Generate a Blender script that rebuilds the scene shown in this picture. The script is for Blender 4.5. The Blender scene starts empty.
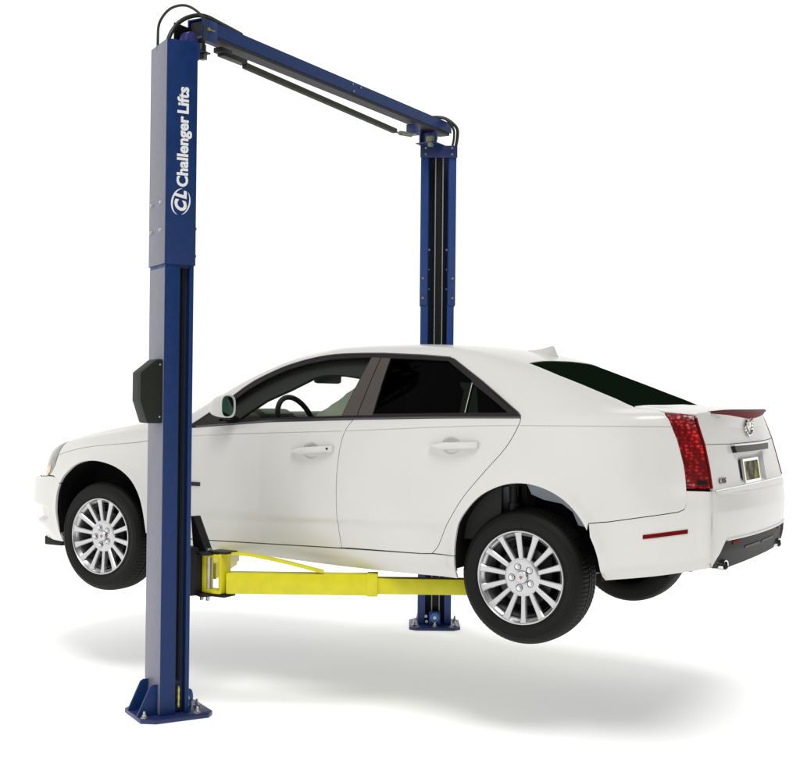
import bpy, bmesh, math, random
import numpy as np
from mathutils import Vector, Matrix
from mathutils.geometry import delaunay_2d_cdt

# ---------------------------------------------------------------- body surface
def pchip(xk, yk, x):
    xk = np.asarray(xk, float); yk = np.asarray(yk, float); x = np.asarray(x, float)
    h = np.diff(xk); s = np.diff(yk) / h
    m = np.zeros(len(xk))
    for i in range(1, len(xk) - 1):
        if s[i-1] * s[i] > 0:
            w1 = 2*h[i] + h[i-1]; w2 = h[i] + 2*h[i-1]
            m[i] = (w1 + w2) / (w1/s[i-1] + w2/s[i])
    m[0], m[-1] = s[0], s[-1]
    xc = np.clip(x, xk[0], xk[-1])
    i = np.clip(np.searchsorted(xk, xc, side='right') - 1, 0, len(h) - 1)
    t = (xc - xk[i]) / h[i]
    t2, t3 = t*t, t*t*t
    return (2*t3-3*t2+1)*yk[i] + (t3-2*t2+t)*h[i]*m[i] + (-2*t3+3*t2)*yk[i+1] + (t3-t2)*h[i]*m[i+1]

def K(*a):
    a = [float(v) for v in a]
    return a[0::2], a[1::2]
XA, XB = -2.38, 2.44
# half width of the lower body in plan, and of the body above the bumper ledge
W_low = K(-2.38,.36, -2.35,.50, -2.30,.61, -2.25,.685, -2.2,.735, -2.1,.80, -1.95,.858, -1.8,.888, -1.44,.912, -1.0,.908, -.5,.904, 0,.904, .5,.907, 1.0,.914, 1.44,.920, 1.8,.905, 2.1,.872, 2.25,.812, 2.32,.775, 2.38,.755, 2.44,.71)
W_up = K(-2.38,.24, -2.34,.42, -2.28,.55, -2.2,.645, -2.11,.725, -2.0,.80, -1.9,.843, -1.8,.87, -1.44,.905, -1.0,.902, -.5,.90, 0,.90, .5,.903, 1.0,.91, 1.44,.914, 1.8,.892, 2.0,.862, 2.12,.81, 2.2,.755, 2.25,.722, 2.32,.695, 2.38,.675, 2.44,.64)
ROWS = [  # (z knots, width table, offset knots)
 (K(-2.38,.80, -2.2,.785, -1.8,.79, -.54,.822, .37,.796, .76,.792, 1.07,.796, 1.45,.81, 1.86,.848, 2.25,.908, 2.44,.95), W_low, K(-2.38,-.10, -2.2,-.09, -1.8,-.05, 1.8,-.05, 2.3,-.04, 2.44,-.04)),
 (K(-2.38,.90, -1.8,.87, 0,.87, 1.1,.87, 1.86,.92, 2.44,1.0), W_low, K(-2.38,-.045, -2.2,-.04,-1.8,-.01, -1,-.014, 1.1,-.012, 1.8,-.006, 2.44,-.006)),
 (K(-2.38,1.02, -1.8,1.0, -.6,1.0, 1.0,1.05, 1.86,1.04, 2.44,1.06), W_low, K(-2.38,0, 2.44,0)),
 (K(-2.38,1.175, -2.1,1.18, -1.8,1.19, 0,1.2, 1.4,1.2, 2.44,1.22), W_low, K(-2.38,-.004, 2.44,-.003)),
 (K(-2.38,1.20, -2.1,1.205, -1.8,1.25, -1.0,1.32, 0,1.36, 1.4,1.38, 2.44,1.38), W_up, K(-2.38,0, 1.8,.004, 2.15,.016, 2.3,.032, 2.44,.035)),
 (K(-2.38,1.235, -2.2,1.25, -2.08,1.28, -1.86,1.356, -1.55,1.412, -1.17,1.447, -.718,1.499, .35,1.553, 1.436,1.605, 2.265,1.612, 2.44,1.61), W_up, K(-2.38,-.015, -1.0,-.014, 1.4,-.014, 2.44,-.02)),
 (K(-2.38,1.27, -2.2,1.33, -2.0,1.385, -1.86,1.425, -1.55,1.475, -1.17,1.52, -.95,1.548, -.733,1.566, .35,1.632, 1.414,1.654, 1.9,1.668, 2.29,1.672, 2.44,1.665), W_up, K(-2.38,-.05, -2.0,-.055, -1.5,-.06, -1.17,-.06, -.8,-.045, 1.4,-.042, 1.9,-.05, 2.29,-.052, 2.44,-.05)),
]
ROWS_ABS = [  # (z knots, y knots)
 (K(-2.38,1.285, -2.2,1.36, -2.0,1.41, -1.86,1.443, -1.55,1.495, -1.17,1.545, -1.0,1.56, -.92,1.575, -.78,1.650, -.60,1.752, -.47,1.825, -.34,1.885, -.18,1.945, 0,1.985, .15,2.006, .4,2.012, .7,2.005, .93,1.988, 1.1,1.965, 1.35,1.892, 1.6,1.803, 1.83,1.722, 1.93,1.693, 2.1,1.69, 2.29,1.68, 2.44,1.67),
  K(-2.38,.15, -2.34,.28, -2.28,.40, -2.2,.50, -2.0,.66, -1.8,.75, -1.4,.79, -1.1,.80, -.95,.80, -.78,.775, -.60,.745, -.47,.715, -.34,.69, -.18,.662, 0,.64, .4,.622, .93,.622, 1.35,.63, 1.6,.645, 1.93,.675, 2.1,.66, 2.2,.625, 2.29,.585, 2.44,.55)),
 (K(-2.38,1.295, -2.2,1.375, -2.0,1.43, -1.86,1.463, -1.55,1.518, -1.17,1.57, -1.0,1.583, -.92,1.595, -.78,1.663, -.60,1.762, -.47,1.838, -.34,1.90, -.18,1.963, 0,2.003, .15,2.027, .4,2.035, .8,2.028, .93,2.015, 1.1,1.985, 1.35,1.915, 1.6,1.828, 1.75,1.771, 1.85,1.734, 1.93,1.706, 2.0,1.702, 2.29,1.685, 2.44,1.675),
  K(-2.38,.12, -2.34,.24, -2.28,.35, -2.2,.45, -2.0,.58, -1.8,.66, -1.4,.72, -1.1,.74, -.95,.735, -.78,.71, -.60,.68, -.47,.655, -.34,.63, -.18,.60, 0,.58, .4,.56, .93,.56, 1.35,.575, 1.6,.59, 1.93,.615, 2.1,.59, 2.2,.565, 2.29,.535, 2.44,.50)),
 (K(-2.38,1.31, -2.2,1.395, -2.0,1.46, -1.86,1.49, -1.55,1.545, -1.17,1.602, -1.02,1.618, -.85,1.71, -.65,1.825, -.47,1.92, -.32,1.982, -.18,2.018, 0,2.04, .3,2.052, .5,2.055, .8,2.045, 1.08,2.016, 1.3,1.965, 1.5,1.895, 1.7,1.820, 1.88,1.752, 1.975,1.714, 2.05,1.706, 2.33,1.695, 2.44,1.685),
  K(-2.38,.07, -2.3,.17, -2.0,.30, -1.8,.33, 0,.32, 2.44,.32)),
 (K(-2.38,1.315, -2.2,1.40, -2.0,1.465, -1.86,1.495, -1.55,1.55, -1.17,1.608, -1.06,1.622, -.9,1.715, -.7,1.83, -.5,1.93, -.35,1.988, -.2,2.028, 0,2.048, .3,2.062, .5,2.064, .8,2.053, 1.08,2.022, 1.3,1.972, 1.5,1.905, 1.7,1.828, 2.0,1.718, 2.08,1.712, 2.385,1.692, 2.44,1.68),
  K(-2.38,0, 2.44,0)),
]
NX, SUB = 965, 30
GX = np.linspace(XA, XB, NX)
def build_grid():
    ys, zs = [], []
    for zk, w, off in ROWS:
        ys.append(pchip(*w, GX) + pchip(*off, GX)); zs.append(pchip(*zk, GX))
    for zk, yk in ROWS_ABS:
        ys.append(pchip(*yk, GX)); zs.append(pchip(*zk, GX))
    Y = np.array(ys); Z = np.array(zs); n = len(ys)
    # smooth each row a little along x so that knots do not show
    ker = np.hanning(15); ker /= ker.sum()
    def sm(A):
        P = np.pad(A, ((0,0),(7,7)), mode='reflect', reflect_type='odd')
        return np.array([np.convolve(r, ker, 'valid') for r in P])
    Y[:-1] = sm(Y)[:-1]; Z = sm(Z)
    V = np.linspace(0, n-1, (n-1)*SUB+1)
    GY = np.zeros((NX, len(V))); GZ = np.zeros_like(GY)
    # pchip across v for every x, vectorised
    def acr(A):
        s = np.diff(A, axis=0); m = np.zeros_like(A)
        p = s[:-1]*s[1:]
        with np.errstate(divide='ignore', invalid='ignore'):
            hm = 2/(1/s[:-1]+1/s[1:])
        m[1:-1] = np.where(p > 0, hm, 0); m[0] = s[0]; m[-1] = s[-1]
        i = np.clip(V.astype(int), 0, n-2); t = (V-i)[:,None]
        t2, t3 = t*t, t*t*t
        return ((2*t3-3*t2+1)*A[i] + (t3-2*t2+t)*m[i] + (-2*t3+3*t2)*A[i+1] + (t3-t2)*m[i+1]).T
    GY[:] = acr(Y); GZ[:] = acr(Z)
    k2 = np.hanning(13); k2 /= k2.sum()
    def smv(A):
        P = np.pad(A, ((0,0),(6,6)), mode='reflect', reflect_type='odd')
        return np.array([np.convolve(r, k2, 'valid') for r in P])
    GY = smv(GY); GZ = smv(GZ); GY[:, -1] = 0
    return V, GY, GZ
GV, GY, GZ = build_grid()
ARCHF = [(-1.765,.74),(-1.80,.90),(-1.818,1.0),(-1.812,1.09),(-1.785,1.165),(-1.731,1.24),(-1.63,1.30),(-1.509,1.325),(-1.39,1.318),(-1.272,1.286),(-1.174,1.226),(-1.105,1.14),(-1.065,1.04),(-1.045,.93),(-1.04,.74)]
ARCHR = [(1.078,.74),(1.078,.90),(1.09,1.02),(1.119,1.118),(1.213,1.228),(1.332,1.292),(1.449,1.314),(1.565,1.299),(1.678,1.247),(1.765,1.165),(1.825,1.065),(1.865,.955),(1.883,.80)]
def smooth_line(P, n=6):
    out = []; P = [np.array(p, float) for p in P]
    for i in range(len(P)-1):
        p0 = P[max(i-1,0)]; p1 = P[i]; p2 = P[i+1]; p3 = P[min(i+2,len(P)-1)]
        for k in range(n):
            t = k/n
            q = .5*((2*p1)+(-p0+p2)*t+(2*p0-5*p1+4*p2-p3)*t*t+(-p0+3*p1-3*p2+p3)*t**3)
            out.append(tuple(q))
    out.append(tuple(P[-1])); return out
AF, AR = smooth_line(ARCHF), smooth_line(ARCHR)
def flare():
    """a rolled lip round both wheel openings"""
    global GY
    D = np.full(GY.shape, 9.); X = np.repeat(GX[:,None], len(GV), 1)
    for px, pz in AF + AR:
        D = np.minimum(D, (X-px)**2 + (GZ-pz)**2)
    D = np.sqrt(D); side = (GV[None,:] < 5.2)
    b = .012*np.exp(-(D/.035)**2) + .010*np.exp(-(D/.10)**2)
    GY = GY + np.where(side, b, b*np.clip(6.2-GV[None,:],0,1))
    # stepped lower intake of the front bumper
    fr = np.clip((-1.93-X)/.12, 0, 1); st = 1/(1+np.exp(-(GZ-.912)/.004)) * 1/(1+np.exp((GZ-1.006)/.004))
    GY = GY - .062*fr*st*(GV[None,:] < 3.5) - .022*fr*(GV[None,:] < 3.5)/(1+np.exp((GZ-.86)/.02))
    # lower door swage: the skin tucks in under it
    dr = np.clip((X+1.0)/.1, 0, 1)*np.clip((1.05-X)/.1, 0, 1); zl = 1.035+.028*(X+.7)/1.7
    GY = GY - .010*dr*(GV[None,:] < 3.5)/(1+np.exp((GZ-zl)/.006))
flare()
def _bil(A, x, v):
    fx = np.clip((x-XA)/(XB-XA)*(NX-1), 0, NX-1.001); fv = np.clip(v*SUB, 0, A.shape[1]-1.001)
    i = fx.astype(int); j = fv.astype(int); a = fx-i; b = fv-j
    return A[i,j]*(1-a)*(1-b)+A[i+1,j]*a*(1-b)+A[i,j+1]*(1-a)*b+A[i+1,j+1]*a*b
_gyx = np.gradient(GY, GX, axis=0); _gzx = np.gradient(GZ, GX, axis=0)
_gyv = np.gradient(GY, GV, axis=1); _gzv = np.gradient(GZ, GV, axis=1)
def body(x, v):
    """point and outward normal of the near half (y < 0) of the car body"""
    x = np.asarray(x, float); v = np.asarray(v, float)
    P = np.stack([x, -_bil(GY,x,v), _bil(GZ,x,v)], -1)
    yx, zx, yv, zv = (_bil(A,x,v) for A in (_gyx,_gzx,_gyv,_gzv))
    tx = np.stack([np.ones_like(x), -yx, zx], -1); tv = np.stack([np.zeros_like(x), -yv, zv], -1)
    N = np.cross(tx, tv); N /= np.linalg.norm(N, axis=-1, keepdims=True) + 1e-12
    return P, N
def v_of_z(x, z, vmax=8.0):
    i = int(round((x-XA)/(XB-XA)*(NX-1))); i = min(max(i,0),NX-1)
    j = int(vmax*SUB)+1
    return float(np.interp(z, np.maximum.accumulate(GZ[i,:j]), GV[:j]))
def v_of_y(x, y, vmin=5.0):
    i = int(round((x-XA)/(XB-XA)*(NX-1))); i = min(max(i,0),NX-1)
    j = int(vmin*SUB)
    return float(np.interp(-abs(y), -GY[i,j:], GV[j:]))
# tail: x of the rear face as a function of y and z
TZ = [.85,.95,1.0,1.13,1.19,1.29,1.30,1.41,1.53,1.60,1.65,1.70]
TXM = [2.38,2.415,2.44,2.47,2.475,2.46,2.395,2.378,2.362,2.352,2.358,2.375]
TXC = [2.36,2.37,2.378,2.38,2.38,2.375,2.372,2.348,2.317,2.29,2.27,2.255]
def tail_yc(z, xc):
    v = v_of_z(xc, z); return float(-body(np.array([xc]), np.array([v]))[0][0][1])
TYC = [tail_yc(z, x) for z, x in zip(TZ, TXC)]
TYC[-1] = TYC[-2]-.012
def tail(y, z):
    y = np.asarray(y, float); z = np.asarray(z, float)
    xm = np.interp(z,TZ,TXM); xc = np.interp(z,TZ,TXC); yc = np.interp(z,TZ,TYC)
    return xm-(xm-xc)*(np.abs(y)/yc)**2.3

# ---------------------------------------------------------------- scene helpers
S = bpy.context.scene
COL = S.collection
random.seed(7)

def node_mat(name, base=(.5,.5,.5), rough=.5, metal=0., coat=0., spec=.5, noise=0., nscale=30., bump=0., bscale=200., rvar=0.):
    m = bpy.data.materials.new(name); m.use_nodes = True
    nt = m.node_tree; b = nt.nodes['Principled BSDF']
    b.inputs['Base Color'].default_value = (*base, 1); b.inputs['Roughness'].default_value = rough
    b.inputs['Metallic'].default_value = metal; b.inputs['Coat Weight'].default_value = coat
    b.inputs['Coat Roughness'].default_value = .06; b.inputs['Specular IOR Level'].default_value = spec
    tc = nt.nodes.new('ShaderNodeTexCoord')
    if noise or rvar:
        n = nt.nodes.new('ShaderNodeTexNoise'); n.inputs['Scale'].default_value = nscale; n.inputs['Detail'].default_value = 6
        nt.links.new(tc.outputs['Object'], n.inputs['Vector'])
        if noise:
            mx = nt.nodes.new('ShaderNodeMix'); mx.data_type = 'RGBA'; mx.blend_type = 'MULTIPLY'; mx.inputs[0].default_value = 1
            cr = nt.nodes.new('ShaderNodeMapRange'); cr.inputs['From Min'].default_value = .3; cr.inputs['From Max'].default_value = .7
            cr.inputs['To Min'].default_value = 1-noise; cr.inputs['To Max'].default_value = 1+noise*.4
            nt.links.new(n.outputs['Fac'], cr.inputs['Value'])
            mx.inputs[6].default_value = (*base, 1); nt.links.new(cr.outputs[0], mx.inputs[7]); nt.links.new(mx.outputs[2], b.inputs['Base Color'])
        if rvar:
            rr = nt.nodes.new('ShaderNodeMapRange'); rr.inputs['To Min'].default_value = max(rough-rvar, .02); rr.inputs['To Max'].default_value = rough+rvar
            nt.links.new(n.outputs['Fac'], rr.inputs['Value']); nt.links.new(rr.outputs[0], b.inputs['Roughness'])
    if bump:
        n2 = nt.nodes.new('ShaderNodeTexNoise'); n2.inputs['Scale'].default_value = bscale; n2.inputs['Detail'].default_value = 4
        nt.links.new(tc.outputs['Object'], n2.inputs['Vector'])
        bp_ = nt.nodes.new('ShaderNodeBump'); bp_.inputs['Strength'].default_value = bump; bp_.inputs['Distance'].default_value = .002
        nt.links.new(n2.outputs['Fac'], bp_.inputs['Height']); nt.links.new(bp_.outputs[0], b.inputs['Normal'])
    return m

def glass_mat(name, tint, gloss=.30, rough=.02):
    m = bpy.data.materials.new(name); m.use_nodes = True; nt = m.node_tree; nt.nodes.clear()
    out = nt.nodes.new('ShaderNodeOutputMaterial'); mix = nt.nodes.new('ShaderNodeMixShader')
    tr = nt.nodes.new('ShaderNodeBsdfTransparent'); gl = nt.nodes.new('ShaderNodeBsdfGlossy'); fr = nt.nodes.new('ShaderNodeFresnel')
    fr.inputs['IOR'].default_value = 1.45; tr.inputs['Color'].default_value = (*tint, 1); gl.inputs['Roughness'].default_value = rough
    mu = nt.nodes.new('ShaderNodeMath'); mu.operation = 'MULTIPLY'; mu.inputs[1].default_value = gloss; nt.links.new(fr.outputs[0], mu.inputs[0]); nt.links.new(mu.outputs[0], mix.inputs[0]); nt.links.new(tr.outputs[0], mix.inputs[1]); nt.links.new(gl.outputs[0], mix.inputs[2])
    nt.links.new(mix.outputs[0], out.inputs['Surface'])
    return m

M = {}
M['paint'] = node_mat('white_car_paint', (.675,.667,.642), .36, coat=.35, spec=.5, noise=.035, nscale=2.2, bump=.03, bscale=700)
M['blue'] = node_mat('blue_powder_coat', (.0035,.029,.130), .45, spec=.32, noise=.16, nscale=26, bump=.25, bscale=420, rvar=.08)
M['blue_glare'] = node_mat('blue_paint_with_glare', (.178,.178,.232), .45, spec=.4, noise=.08, nscale=30, bump=.2, bscale=420)  # same blue paint, with the grazing reflection put into its colour
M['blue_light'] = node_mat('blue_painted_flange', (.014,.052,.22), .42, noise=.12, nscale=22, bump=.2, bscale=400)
M['blue_shade'] = node_mat('shaded_blue_recess', (.006,.012,.045), .5, noise=.2, nscale=20)
M['yellow'] = node_mat('yellow_arm_paint', (.70,.645,.008), .40, noise=.10, nscale=14, bump=.15, bscale=300)
M['black'] = node_mat('black_steel', (.009,.009,.010), .5, spec=.3, noise=.2, nscale=30, bump=.2, bscale=300)
M['plastic'] = node_mat('black_textured_plastic', (.012,.014,.010), .6, spec=.25, bump=.3, bscale=500)
M['trim'] = node_mat('dark_window_trim', (.006,.005,.005), .4, spec=.3)
M['pillar'] = node_mat('brown_grey_pillar_film', (.058,.047,.039), .5, noise=.05, nscale=10)
M['rubber'] = node_mat('black_rubber', (.0045,.0045,.004), .6, spec=.22, noise=.2, nscale=30, bump=.2, bscale=250)
M['alloy'] = node_mat('silver_alloy', (.56,.56,.575), .26, metal=.75, coat=.5, noise=.03, nscale=12)
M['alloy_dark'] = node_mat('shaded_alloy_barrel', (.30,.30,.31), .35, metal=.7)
M['chrome'] = node_mat('chrome', (.75,.75,.76), .08, metal=1.)
M['steel'] = node_mat('galvanised_steel', (.50,.50,.47), .33, metal=.8, noise=.15, nscale=40)
M['disc'] = node_mat('brake_disc_steel', (.05,.05,.05), .45, metal=.6)
M['dark'] = node_mat('underbody_black', (.004,.004,.004), .8, spec=.2, noise=.3, nscale=14)
M['under'] = node_mat('underbody_grey_panel', (.34,.37,.42), .5, noise=.15, nscale=10)
M['interior'] = node_mat('dark_green_grey_interior', (.010,.012,.008), .7, noise=.15, nscale=14)
M['dash'] = node_mat('olive_grey_dashboard', (.055,.075,.042), .65, noise=.25, nscale=9)
M['seat'] = node_mat('pale_grey_seat_leather', (.40,.47,.36), .55, noise=.12, nscale=9)
M['white_mark'] = node_mat('white_vinyl_lettering', (.82,.82,.82), .5)
M['ink'] = node_mat('dark_lettering', (.03,.03,.03), .35)
M['amber'] = node_mat('amber_lens', (.75,.42,.12), .15, coat=.6)
M['gold'] = node_mat('brass_fitting', (.55,.45,.10), .35, metal=.6)
M['cable'] = node_mat('steel_cable', (.40,.43,.38), .4, metal=.4)
M['floor'] = node_mat('white_glowing_floor', (.86,.86,.86), .9, spec=.0)
M['gap'] = node_mat('panel_backing_black', (.02,.02,.02), .9, spec=.1)
M['glass'] = glass_mat('clear_green_glass', (.975,.99,.98), .10)
M['glass_dark'] = glass_mat('tinted_privacy_glass', (.006,.009,.006), .12)
M['glass_black'] = node_mat('near_black_rear_glass', (.004,.009,.005), .4, spec=.0)
M['mirror_glass'] = node_mat('mirror_glass', (.022,.05,.035), .12, metal=.9)

# tail lamp: red lens with reflector cells
def lamp_mat():
    m = bpy.data.materials.new('red_lamp_lens'); m.use_nodes = True; nt = m.node_tree; b = nt.nodes['Principled BSDF']
    tc = nt.nodes.new('ShaderNodeTexCoord'); mp = nt.nodes.new('ShaderNodeMapping'); mp.inputs['Scale'].default_value = (42,42,60)
    vo = nt.nodes.new('ShaderNodeTexVoronoi'); vo.inputs['Scale'].default_value = 1.; vo.inputs['Randomness'].default_value = .55
    no = nt.nodes.new('ShaderNodeTexNoise'); no.inputs['Scale'].default_value = 9
    cr = nt.nodes.new('ShaderNodeValToRGB'); e = cr.color_ramp.elements
    e[0].position = 0.12; e[0].color = (.85,.035,.025,1); e[1].position = .62; e[1].color = (.11,.003,.004,1)
    e2 = cr.color_ramp.elements.new(.34); e2.color = (.34,.008,.010,1)
    ad = nt.nodes.new('ShaderNodeMath'); ad.operation = 'MULTIPLY_ADD'; ad.inputs[1].default_value = 1.0
    sb = nt.nodes.new('ShaderNodeMath'); sb.operation = 'SUBTRACT'; sb.inputs[1].default_value = .42
    nt.links.new(tc.outputs['Object'], mp.inputs['Vector']); nt.links.new(mp.outputs[0], vo.inputs['Vector'])
    nt.links.new(tc.outputs['Object'], no.inputs['Vector']); nt.links.new(no.outputs['Fac'], sb.inputs[0])
    nt.links.new(vo.outputs['Distance'], ad.inputs[0]); nt.links.new(sb.outputs[0], ad.inputs[2])
    nt.links.new(ad.outputs[0], cr.inputs[0]); nt.links.new(cr.outputs[0], b.inputs['Base Color'])
    b.inputs['Roughness'].default_value = .25; b.inputs['Coat Weight'].default_value = .15; b.inputs['Coat Roughness'].default_value = .03
    bu = nt.nodes.new('ShaderNodeBump'); bu.inputs['Strength'].default_value = .5; bu.inputs['Distance'].default_value = .004
    nt.links.new(vo.outputs['Distance'], bu.inputs['Height']); nt.links.new(bu.outputs[0], b.inputs['Normal'])
    return m
M['lamp'] = lamp_mat()
M['lamp_red'] = node_mat('plain_red_lens', (.15,.003,.004), .5, spec=.05)
def plate_mat():
    m = bpy.data.materials.new('plate_face'); m.use_nodes = True; nt = m.node_tree; b = nt.nodes['Principled BSDF']
    tc = nt.nodes.new('ShaderNodeTexCoord'); no = nt.nodes.new('ShaderNodeTexNoise'); no.inputs['Scale'].default_value = 14; no.inputs['Detail'].default_value = 3
    cr = nt.nodes.new('ShaderNodeValToRGB'); e = cr.color_ramp.elements
    e[0].position = .42; e[0].color = (.02,.03,.02,1); e[1].position = .58; e[1].color = (.33,.29,.05,1)
    nt.links.new(tc.outputs['Object'], no.inputs['Vector']); nt.links.new(no.outputs['Fac'], cr.inputs[0]); nt.links.new(cr.outputs[0], b.inputs['Base Color'])
    b.inputs['Roughness'].default_value = .5; b.inputs['Specular IOR Level'].default_value = .15
    return m
M['plate'] = plate_mat()

def empty(name, loc=(0,0,0), rz=0, **kw):
    o = bpy.data.objects.new(name, None); COL.objects.link(o); o.location = loc; o.rotation_euler = (0,0,rz)
    o.empty_display_size = .2
    for k, v in kw.items(): o[k] = v
    return o

def link(name, me, mat, parent=None, loc=None, rot=None, **kw):
    o = bpy.data.objects.new(name, me); COL.objects.link(o)
    if mat is not None and not me.materials: me.materials.append(M[mat])
    if parent is not None: o.parent = parent
    if loc is not None: o.location = loc
    if rot is not None: o.rotation_euler = rot
    for k, v in kw.items(): o[k] = v
    return o

def shade(me, angle=35):
    bm = bmesh.new(); bm.from_mesh(me); bmesh.ops.recalc_face_normals(bm, faces=bm.faces)
    for f in bm.faces: f.smooth = True
    for e in bm.edges:
        e.smooth = not (len(e.link_faces) != 2 or e.calc_face_angle(0) > math.radians(angle))
    bm.to_mesh(me); bm.free(); return me

class MB:
    def __init__(s): s.bm = bmesh.new()
    def box(s, c, d, bev=0, R=None):
        bm = bmesh.new(); bmesh.ops.create_cube(bm, size=1); bmesh.ops.scale(bm, vec=d, verts=bm.verts)
        if bev: bmesh.ops.bevel(bm, geom=bm.edges[:], offset=bev, segments=2, profile=.6, affect='EDGES')
        s._add(bm, Matrix.Translation(c) @ (R.to_4x4() if R is not None else Matrix())); return s
    def _add(s, bm, mtx):
        me = bpy.data.meshes.new('t'); bm.to_mesh(me); me.transform(mtx); s.bm.from_mesh(me); bpy.data.meshes.remove(me); bm.free()
    def prism(s, poly, axis, a, b, bev=0):
        """extrude a 2D polygon along an axis ('x': poly=(y,z), 'y': (x,z), 'z': (x,y))"""
        bm = bmesh.new()
        f3 = {'x': lambda p,t:(t,p[0],p[1]), 'y': lambda p,t:(p[0],t,p[1]), 'z': lambda p,t:(p[0],p[1],t)}[axis]
        A = [bm.verts.new(f3(p,a)) for p in poly]; B = [bm.verts.new(f3(p,b)) for p in poly]; n = len(poly)
        bm.faces.new(A); bm.faces.new(B[::-1])
        for i in range(n): bm.faces.new((A[i],A[(i+1)%n],B[(i+1)%n],B[i]))
        bmesh.ops.recalc_face_normals(bm, faces=bm.faces)
        if bev: bmesh.ops.bevel(bm, geom=bm.edges[:], offset=bev, segments=2, profile=.6, affect='EDGES')
        s._add(bm, Matrix()); return s
    def beam(s, p, q, w, h, bev=0, up=(0,0,1)):
        p, q = Vector(p), Vector(q); d = q-p; L = d.length; z = d.normalized(); x = z.cross(Vector(up)).normalized(); y = x.cross(z)
        R = Matrix((x, z, -y*-1)).transposed()
        bm = bmesh.new(); bmesh.ops.create_cube(bm, size=1); bmesh.ops.scale(bm, vec=(w, L, h), verts=bm.verts)
        if bev: bmesh.ops.bevel(bm, geom=bm.edges[:], offset=bev, segments=2, profile=.6, affect='EDGES')
        s._add(bm, Matrix.Translation((p+q)/2) @ R.to_4x4()); return s
    def cyl(s, p, q, r, r2=None, n=24, bev=0):
        p, q = Vector(p), Vector(q); d = q-p
        bm = bmesh.new(); bmesh.ops.create_cone(bm, cap_ends=True, segments=n, radius1=r, radius2=r if r2 is None else r2, depth=d.length)
        if bev:
            bmesh.ops.bevel(bm, geom=[e for e in bm.edges if any(len(f.verts) > 4 for f in e.link_faces)], offset=bev, segments=2, affect='EDGES')
        s._add(bm, Matrix.Translation((p+q)/2) @ d.to_track_quat('Z','Y').to_matrix().to_4x4()); return s
    def tube(s, pts, r, n=12, closed=False):
        pts = [Vector(p) for p in pts]; N = len(pts); rings = []; nrm = None
        for i, p in enumerate(pts):
            t = (pts[(i+1)%N]-pts[i-1]) if closed else (pts[min(i+1,N-1)]-pts[max(i-1,0)]); t.normalize()
            if nrm is None: nrm = t.orthogonal().normalized()
            nrm = (nrm - t*nrm.dot(t)).normalized(); b = t.cross(nrm); rr = r[i] if isinstance(r, (list,tuple)) else r
            rings.append([s.bm.verts.new(p + (nrm*math.cos(2*math.pi*k/n) + b*math.sin(2*math.pi*k/n))*rr) for k in range(n)])
        for i in range(N if closed else N-1):
            A, B = rings[i], rings[(i+1)%N]
            for k in range(n): s.bm.faces.new((A[k],A[(k+1)%n],B[(k+1)%n],B[k]))
        if not closed: s.bm.faces.new(rings[0][::-1]); s.bm.faces.new(rings[-1])
        return s
    def lathe(s, prof, n=96, c=(0,0,0)):
        """revolve (radius, y) about the y axis"""
        rings = [[s.bm.verts.new((c[0]+r*math.cos(2*math.pi*k/n), c[1]+y, c[2]+r*math.sin(2*math.pi*k/n))) for k in range(n)] for r, y in prof]
        for A, B in zip(rings, rings[1:]):
            for k in range(n): s.bm.faces.new((A[k],A[(k+1)%n],B[(k+1)%n],B[k]))
        return s
    def build(s, name, mat, parent=None, angle=35, loc=None, rot=None, **kw):
        me = bpy.data.meshes.new(name); s.bm.to_mesh(me); s.bm.free(); shade(me, angle)
        return link(name, me, mat, parent, loc, rot, **kw)

def curve3(P, n=8):
    out = []; P = [Vector(p) for p in P]
    for i in range(len(P)-1):
        a, b, c, d = P[max(i-1,0)], P[i], P[i+1], P[min(i+2,len(P)-1)]
        for k in range(n):
            t = k/n; out.append(.5*((2*b)+(c-a)*t+(2*a-5*b+4*c-d)*t*t+(3*b-a-3*c+d)*t**3))
    out.append(P[-1]); return out

# ---------------------------------------------------------------- panel builder
def inside(P, poly):
    x, y = P[:,0], P[:,1]; c = np.zeros(len(P), bool); n = len(poly)
    for i in range(n):
        x1, y1 = poly[i]; x2, y2 = poly[(i+1)%n]
        if y1 == y2: continue
        c ^= ((y1 > y) != (y2 > y)) & (x < (x2-x1)*(y-y1)/(y2-y1)+x1)
    return c
def seg_dist(P, poly):
    D = np.full(len(P), 1e9); A = np.array(poly, float); B = np.roll(A, -1, 0)
    for a, b in zip(A, B):
        d = b-a; L = (d**2).sum()+1e-12; t = np.clip(((P-a)@d)/L, 0, 1)
        D = np.minimum(D, ((P-(a+t[:,None]*d))**2).sum(1))
    return np.sqrt(D)
def area(poly):
    return .5*sum(poly[i][0]*poly[(i+1)%len(poly)][1]-poly[(i+1)%len(poly)][0]*poly[i][1] for i in range(len(poly)))
def dens(poly, h):
    out = []
    for i in range(len(poly)):
        a = np.array(poly[i], float); b = np.array(poly[(i+1)%len(poly)], float); n = max(1, int(np.ceil(np.linalg.norm(b-a)/h)))
        for k in range(n): out.append(tuple(a+(b-a)*k/n))
    return out
def inset(poly, d):
    if not d: return poly
    s = 1 if area(poly) > 0 else -1; n = len(poly); out = []
    for i in range(n):
        p0, p1, p2 = (np.array(poly[j%n], float) for j in (i-1, i, i+1))
        e1 = p1-p0; e2 = p2-p1; e1 /= np.linalg.norm(e1)+1e-12; e2 /= np.linalg.norm(e2)+1e-12
        n1 = np.array([-e1[1], e1[0]])*s; n2 = np.array([-e2[1], e2[0]])*s; m = n1+n2; L = np.linalg.norm(m)
        if L < 1e-6: out.append(tuple(p1)); continue
        m /= L; out.append(tuple(p1+m*d/max(m@n1, .4)))
    return out

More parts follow.
